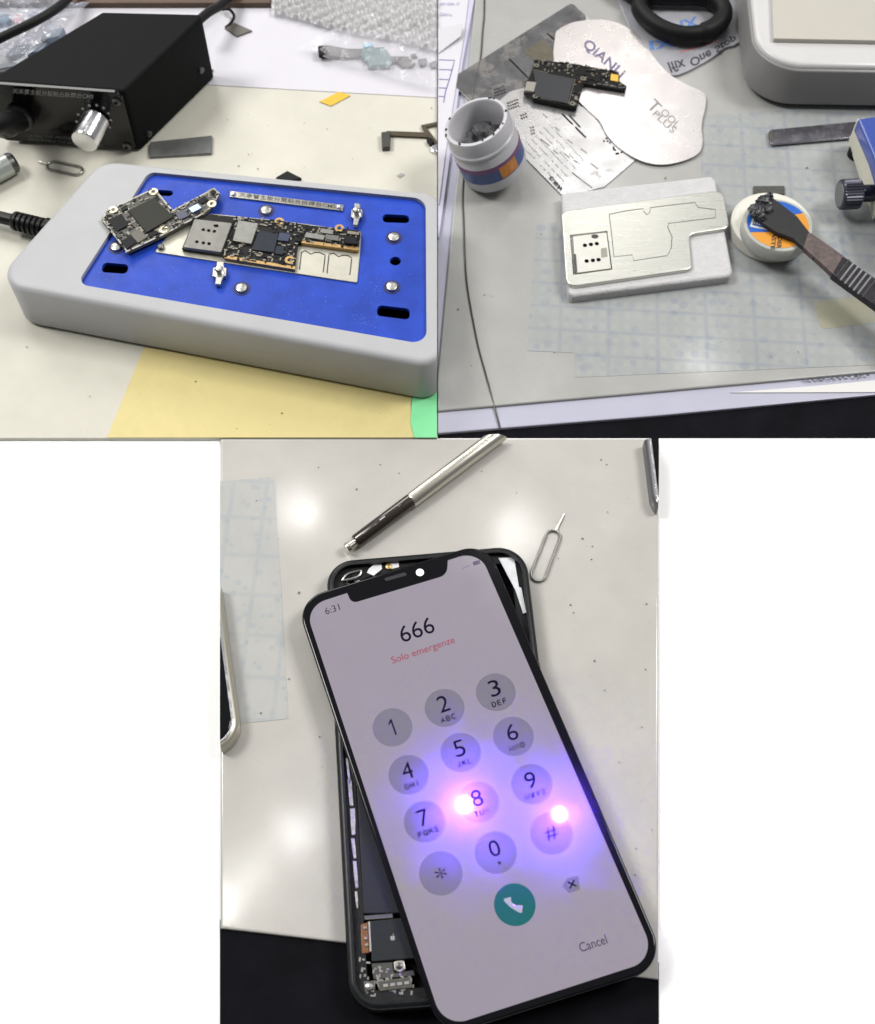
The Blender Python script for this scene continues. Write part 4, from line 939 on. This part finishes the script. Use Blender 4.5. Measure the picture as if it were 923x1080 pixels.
build('screw_plate', px_box([(415, 1014), (426, 1012.5), (428, 1022), (422, 1026), (416, 1023)], ZB+.002, Zi+.0007, .0002, .0006), mat('edge_silver', (190, 186, 176)), hs)
build('screw', lathe([(.0011, 0), (.001, .0006), (.0004, .0008), (.00001, .0008)], P(421, 1018.5, Zi+.0007), n=18), darksteel, hs)
build('speaker_module', px_box([(392, 1016), (414, 1014.5), (416, 1026), (436, 1023), (438, 1029), (394, 1033)], ZB+.002, Zi-.0002, .0002), mat('module_grey', (58, 58, 56), .5, var=.2, vs=400), hs)
dk = build('dock_connector', px_box([(397, 1035), (432, 1030), (436, 1042), (400, 1046)], ZB+.002, Zi+.0005, .0003), mat('dock_metal', (96, 95, 88), .34, .8, var=.25, vs=500), hs)
for i in range(4): build('dock_pin', px_box([(404+i*7.4, 1038-i*.9), (409+i*7.4, 1037.3-i*.9), (409.6+i*7.4, 1040.3-i*.9), (404.6+i*7.4, 1041-i*.9)], Zi+.0005, Zi+.0008), mat('edge_silver', (190, 186, 176)), dk)
build('bracket', px_box([(383.5, 1035), (395, 1034), (396, 1044), (385, 1047)], ZB+.002, Zi+.0003, .0002), mat('dock_metal', (96, 95, 88)), hs)
build('screw', lathe([(.0012, 0), (.001, .0006), (.00001, .0008)], P(389.5, 1040.5, Zi+.0003), n=16), chrome, hs)
build('passive_component', passives([(378, 1008), (392, 1016), (436, 1028), (436, 1048), (390, 1052), (378, 1030)], Zi-.0002, 60, 21, (1, -.1), [], (.8, 1.6)), MATS['bracket_steel'], hs, kind='stuff')
build('passive_component', passives([(352, 640), (362, 605), (388, 597), (392, 604), (370, 616)], Zi-.001, 40, 22, (1, -.1), [], (.8, 2)), darksteel, hs, kind='stuff')

# display
ds = thing('phone_display', 'lit phone display showing a purple tinted dial pad with 666', 'phone display', 510, 830, z=ZH)
ZD = ZH+.0022
dq = [(311, 632.5), (513, 571), (705, 1018.5), (465, 1094.5)]
dw = ccw(rnd(W(dq, ZD), [.0100, .0095, .0098, .010], 16))
glass = mat('display_glass_black', (6, 6, 11), .12, coat=.25, coatr=.03, spec=.2)
build('glass', prism(dw, ZH+.0001, ZD, .0007, steps=4), glass, ds)
def lit(name, c, s=1, sp=.9):
    return mat(name, (52, 50, 54) if sp > .5 else (4, 4, 6), .155, rvar=.05, vs=70, coat=.6 if sp > .5 else .15, coatr=.035, spec=sp, emit=c, es=s)
ZE = ZD+.00004
din = [(321.5, 640), (505, 580.5), (692.5, 1011.5), (468, 1084)]
sw_ = rnd(W(din, ZD), [.0075, .0075, .0072, .0075], 14)
# notch: cut into the top edge of the lit area
no = [(362.5, 617), (366.5, 626.5), (372.5, 633.5), (382, 635), (458.5, 611.6), (468, 606.5), (472, 599.5), (471.5, 590)]
ci = ccw(rnd(W(din, ZD), [.0075, .0075, .0072, .0075], 14))
def notch_outline():
    a, b = P(*din[0], ZD).to_2d(), P(*din[1], ZD).to_2d(); d = (b-a).normalized()
    def on(p): q = P(*p, ZD).to_2d(); return a+d*((q-a).dot(d))
    s, e = on((363.5, 618)), on((471.5, 589))
    mid = rnd([s, P(371, 636.5, ZD).to_2d(), P(471.5, 606.5, ZD).to_2d(), e], [0, .0042, .0042, 0], 8)
    out = []; done = False
    for i, p in enumerate(ci):
        q = ci[(i+1) % len(ci)]; out.append(p)
        if not done and abs((p-a).dot(Vector((-d.y, d.x)))) < 2e-5 and abs((q-a).dot(Vector((-d.y, d.x)))) < 2e-5 and (q-p).length > .03:
            out += mid[::-1] if (q-p).dot(d) < 0 else mid; done = True
    return out
scr = build('screen', prism(notch_outline(), ZD-.0002, ZE), lit('screen_lilac', (146, 138, 150)), ds)
Zk = ZE+.00003
r1 = Vector((109, -37)).normalized(); upv = Vector((-.325, -.946))
keyc = lit('key_lilac', (112, 107, 120)); inkc = lit('screen_ink', (16, 10, 40), 1, .2); redc = lit('screen_red', (168, 70, 92), 1, .2); greyc = lit('screen_grey', (64, 56, 76), 1, .2)
GLYPH = {'A': [[(0, 0), (.5, 1), (1, 0)], [(.2, .35), (.8, .35)]], 'B': [[(0, 0), (0, 1), (.7, 1), (.9, .8), (.7, .53), (0, .53)], [(.7, .53), (1, .27), (.75, 0), (0, 0)]], 'C': [[(1, .8), (.7, 1), (.3, 1), (0, .7), (0, .3), (.3, 0), (.7, 0), (1, .2)]],
 'D': [[(0, 0), (0, 1), (.6, 1), (1, .65), (1, .35), (.6, 0), (0, 0)]], 'E': [[(.9, 1), (0, 1), (0, 0), (.9, 0)], [(0, .52), (.8, .52)]], 'F': [[(.9, 1), (0, 1), (0, 0)], [(0, .52), (.8, .52)]],
 'G': [[(1, .8), (.7, 1), (.3, 1), (0, .7), (0, .3), (.3, 0), (.7, 0), (1, .25), (1, .48), (.6, .48)]], 'H': [[(0, 0), (0, 1)], [(1, 0), (1, 1)], [(0, .5), (1, .5)]], 'I': [[(.5, 0), (.5, 1)]], 'J': [[(.8, 1), (.8, .25), (.55, 0), (.25, 0), (.05, .25)]],
 'K': [[(0, 0), (0, 1)], [(.95, 1), (0, .4)], [(.35, .62), (1, 0)]], 'L': [[(0, 1), (0, 0), (.85, 0)]], 'M': [[(0, 0), (0, 1), (.5, .2), (1, 1), (1, 0)]], 'N': [[(0, 0), (0, 1), (1, 0), (1, 1)]], 'O': [[(.3, 0), (0, .3), (0, .7), (.3, 1), (.7, 1), (1, .7), (1, .3), (.7, 0), (.3, 0)]],
 'P': [[(0, 0), (0, 1), (.7, 1), (.95, .75), (.7, .48), (0, .48)]], 'Q': [[(.3, 0), (0, .3), (0, .7), (.3, 1), (.7, 1), (1, .7), (1, .3), (.7, 0), (.3, 0)], [(.6, .3), (1, -.05)]], 'R': [[(0, 0), (0, 1), (.7, 1), (.95, .77), (.7, .52), (0, .52)], [(.55, .52), (1, 0)]],
 'S': [[(.95, .82), (.7, 1), (.3, 1), (.05, .78), (.3, .55), (.7, .47), (.97, .25), (.7, 0), (.3, 0), (.03, .2)]], 'T': [[(0, 1), (1, 1)], [(.5, 1), (.5, 0)]], 'U': [[(0, 1), (0, .3), (.3, 0), (.7, 0), (1, .3), (1, 1)]], 'V': [[(0, 1), (.5, 0), (1, 1)]],
 'W': [[(-.1, 1), (.2, 0), (.5, .85), (.8, 0), (1.1, 1)]], 'X': [[(0, 0), (1, 1)], [(0, 1), (1, 0)]], 'Y': [[(0, 1), (.5, .5), (1, 1)], [(.5, .5), (.5, 0)]], 'Z': [[(0, 1), (1, 1), (0, 0), (1, 0)]], '+': [[(.5, .1), (.5, .9)], [(.05, .5), (.95, .5)]]}
def small_letters(s, cx, cy, m):
    """spaced capitals under a digit, each drawn with round-ended strokes"""
    n = len(s); ps = []
    for i, ch in enumerate(s):
        o = Vector((cx, cy))+r1*((i-(n-1)/2)*6.0-1.75)-upv*2.5
        for st_ in GLYPH[ch]: ps.append([(o+r1*u*3.6+upv*v*5) for u, v in st_])
    return build('digit_letters', join(*[tube([P(p.x, p.y, Zk+.00008) for p in q], .0002, 6, flat=.3) for q in ps]), m, scr)
def ctext(s, cx, cy, w, h, m, parent=None, name='lettering', bold=0):
    c = Vector((cx, cy)); a = c-r1*w/2-upv*h/2
    return lettering(s, a, a+r1*w, upv*h, Zk+.00002, m, parent or scr, name=name, bold=bold)
keys = [('1', '', 414, 767, 21), ('2', 'ABC', 469, 746.5, 21), ('3', 'DEF', 523, 730, 21), ('4', 'GHI', 431, 817, 21.3), ('5', 'JKL', 486, 793.5, 21.3), ('6', 'MNO', 541.5, 776.5, 21.5),
        ('7', 'PQRS', 448, 866.5, 22), ('8', 'TUV', 504.5, 846, 21.8), ('9', 'WXYZ', 561, 827, 21.8), ('*', '', 465, 921, 23), ('0', '+', 523, 899, 22.3), ('#', '', 581.5, 879, 22.3)]
def one(q):
    pts = [(.52, 0), (.74, 0), (.74, 1), (.56, 1), (.14, .80), (.14, .66), (.52, .83)]
    a = q-r1*4-upv*8.7; o = [a+r1*u*8+upv*v*17.4 for u, v in pts]
    build('digit', px_box([(p.x, p.y) for p in o], Zk, Zk+.00004), inkc, scr)
for k, sub, x, y, r in keys:
    c = P(x, y, ZE); rw = (P(x+r, y, ZE)-c).length
    build('dial_key', prism(circ(c, rw, 40), ZE-.00002, Zk), keyc, scr)
    off = 0 if not sub else 4.5
    q = Vector((x, y))+upv*off
    w, h = {'1': (6, 17)}.get(k, (11.5, 17.5))
    if k in '*#': w, h = (12, 12) if k == '*' else (13, 14)
    one(q) if k == '1' else ctext(k, q.x, q.y, w, h, inkc, name='digit')
    if sub:
        q = Vector((x, y))-upv*11.5
        small_letters(sub, q.x, q.y, inkc)
ctext('666', 439.5, 664, 37, 17.5, inkc)
ctext('Solo emergenze', 446.5, 686.5, 70, 9.5, redc)
ctext('6:31', 350.5, 642.5, 16, 7, greyc)
ctext('Cancel', 625.5, 995, 30, 10, greyc)
c = P(543, 954, ZE); kc = build('call_key', prism(circ(c, (P(565, 954, ZE)-c).length, 40), ZE-.00002, Zk), lit('call_teal', (24, 104, 104), 1, .45), scr)
# handset glyph
hp = []
for i in range(9):
    t = i/8; p = Vector((535, 947))*(1-t)**2+Vector((537, 957))*2*t*(1-t)+Vector((551, 959))*t*t
    hp.append(P(p.x, p.y, Zk+.00003))
build('handset', tube(hp, [.0011, .0011, .0008, .0007, .0007, .0007, .0008, .0011, .0011], 8, flat=.06), lit('handset_white', (170, 172, 190)), scr)
build('delete_key', px_box([(593, 934.5), (598, 926.5), (610, 923.5), (612, 938), (600, 942)], ZE-.00002, Zk, 0, .0004), keyc, scr)
ctext('×', 603.5, 932.5, 8.5, 8.5, inkc)
build('battery_icon', px_box([(498.5, 592.5), (506, 590.5), (507, 594.5), (499.5, 596.5)], ZE, Zk, 0, .0003), lit('icon_dark', (58, 46, 84)), scr)
build('signal_icon', px_box([(487.5, 599), (496, 595.8), (496.3, 596.8), (488, 600)], ZE, Zk), lit('icon_pale', (124, 112, 140)), scr)
sl_ = [P(x, y, ZD+.00003) for x, y in ((405, 610), (407, 613), (430, 606.5), (427, 603.5))]
build('earpiece', prism(rnd([v.to_2d() for v in sl_], .0007), ZD-.0001, ZD+.00006), mat('earpiece_mesh', (40, 40, 46), .5, .4), ds)
build('lens_glint', prism(circ(P(443, 603.8, ZD), .0014, 24), ZD-.0001, ZD+.0001), mat('glint_white', (235, 235, 240), .5, emit=(255, 255, 255), es=.6), ds)  # glowing disc stands in for a reflection in the notch

# ================================================================ loose flakes and dust on the bench
def flakes(name, pts, z, m, seed):
    rs = random.Random(seed); gs = []
    for x, y, s in pts:
        s *= .62; c = P(x, y, z); k = rs.randint(4, 6); a0 = rs.random()*6
        o = [Vector((c.x+s*.00034*rs.uniform(.4, 1.2)*cos(a0+2*pi*i/k), c.y+s*.00034*rs.uniform(.3, 1.0)*sin(a0+2*pi*i/k))) for i in range(k)]
        if abs(area(o)) > 1e-10: gs.append(prism(o, z+.00002, z+.0002))
    return build(name, join(*gs), m, kind='stuff')
rs = random.Random(31)
p1 = [(252, 175, 2), (262, 163, 1.4), (272, 178, 1.6), (297.5, 436, 2.2), (441, 403, 2), (206.5, 402.5, 2.4), (28, 366, 2), (455, 114, 1.6), (240, 126, 1.4), (321, 130, 1.2), (345, 136, 1.5), (95, 418, 1.4), (372, 168, 1), (250, 452, 1)]
flakes('dust', p1+[(rs.uniform(225, 400), rs.uniform(105, 180), rs.uniform(.5, 1)) for i in range(10)]+[(rs.uniform(0, 440), rs.uniform(395, 458), rs.uniform(.3, .6)) for i in range(14)], ZB+.0004, dustm, 1)
p2 = [(702, 188, 3.2), (851, 177, 2.6), (558, 114, 2), (483.5, 326, 2), (497, 386, 1.4), (511, 311, 1.4), (585, 372, 1.6), (813, 376, 1.6), (738, 376, 1.2), (760, 361, 1.2), (842, 371, 1.6), (571, 247, 1.2)]
flakes('dust', p2+[(rs.uniform(500, 920), rs.uniform(300, 400), rs.uniform(.4, .8)) for i in range(24)]+[(rs.uniform(745, 920), rs.uniform(105, 200), rs.uniform(.4, .8)) for i in range(14)], ZM2+.0003, dustm, 2)
p3 = [(376, 516, 2.6), (336, 493, 1.8), (401, 490, 1.4), (421, 499, 1.2), (315.5, 625, 3), (275.5, 752, 2), (305, 716, 1.8), (271, 528, 1.6), (337, 777, 1.4), (614.5, 568, 2), (624, 590, 2), (625, 576, 1.4), (602, 638, 2), (605, 646, 1.6), (682, 637, 1.8), (641, 540, 1.2), (589, 589, 1.6), (634, 485, 2), (640, 490, 1.6), (627, 697, 2.4), (638, 728, 2), (677, 767, 2), (653, 804, 1.6), (681, 706, 1.4), (671, 895, 1.6), (670, 923, 2), (688, 875, 1.2), (508, 497, 1.4), (545, 520, 1), (294, 568, 1.2)]
flakes('dust', p3+[(rs.uniform(236, 345), rs.uniform(480, 960), rs.uniform(.3, .6)) for i in range(20)]+[(rs.uniform(575, 690), rs.uniform(480, 900), rs.uniform(.3, .6)) for i in range(14)], ZB+.0002, dustm, 3)

# ================================================================ light: room glow, added side and back lamps, small unseen lamps aimed for highlights
w = bpy.data.worlds.new('World'); SC.world = w; w.use_nodes = True
N, L = w.node_tree.nodes, w.node_tree.links; bgn = N['Background']
tc = N.new('ShaderNodeTexCoord'); sx = N.new('ShaderNodeSeparateXYZ'); L.new(tc.outputs['Generated'], sx.inputs[0])
mr = N.new('ShaderNodeMapRange'); L.new(sx.outputs['Y'], mr.inputs[0]); mr.inputs[1].default_value = -.8; mr.inputs[2].default_value = .4; mr.inputs[3].default_value = .04; mr.inputs[4].default_value = WORLD
L.new(mr.outputs[0], bgn.inputs['Strength']); bgn.inputs['Color'].default_value = (.97, .98, 1, 1)
def lamp(name, loc, target, power, size, col=(1, 1, 1), spread=180, sy_=None):
    l = bpy.data.lights.new(name, 'AREA'); l.energy = power; l.color = col; l.shape = 'DISK' if sy_ is None else 'RECTANGLE'; l.size = size
    if sy_: l.size_y = sy_
    l.spread = math.radians(spread)
    o = bpy.data.objects.new(name, l); COL.objects.link(o); o.location = loc
    o.rotation_euler = (Vector(target)-Vector(loc)).to_track_quat('-Z', 'Y').to_euler(); return o
for a in KEYS: lamp('key_lamp', *a)
def glint(px, py, z, zl, power, r, col=(1, .98, .94), spread=180, name='glint_lamp', sy_=None):  # unseen lamp placed so its mirror image lands on the given point
    p = P(px, py, z); k = (zl-z)/(CAM.z-z)
    loc = Vector((p.x+(p.x-CAM.x)*k, p.y+(p.y-CAM.y)*k, zl)); return lamp(name, loc, p, power, r*2, col, spread, sy_)
for a in GLINTS: glint(*a)

# ================================================================ camera
cd = bpy.data.cameras.new('Camera'); co = bpy.data.objects.new('Camera', cd); COL.objects.link(co)
co.location = CAM; co.rotation_euler = (pi/2-PITCH, 0, 0)
cd.sensor_fit = 'VERTICAL'; cd.sensor_height = 24; cd.lens = 24*F/1080; cd.clip_start = .01; cd.clip_end = 20
cd.dof.use_dof = True; cd.dof.focus_distance = .435; cd.dof.aperture_fstop = 13
SC.camera = co
SC.cycles.denoising_prefilter = 'ACCURATE'
SC.cycles.denoising_input_passes = 'RGB_ALBEDO_NORMAL'
SC.view_settings.view_transform = 'Standard'; SC.view_settings.look = 'None'; SC.view_settings.exposure = EXPO; SC.view_settings.gamma = 1
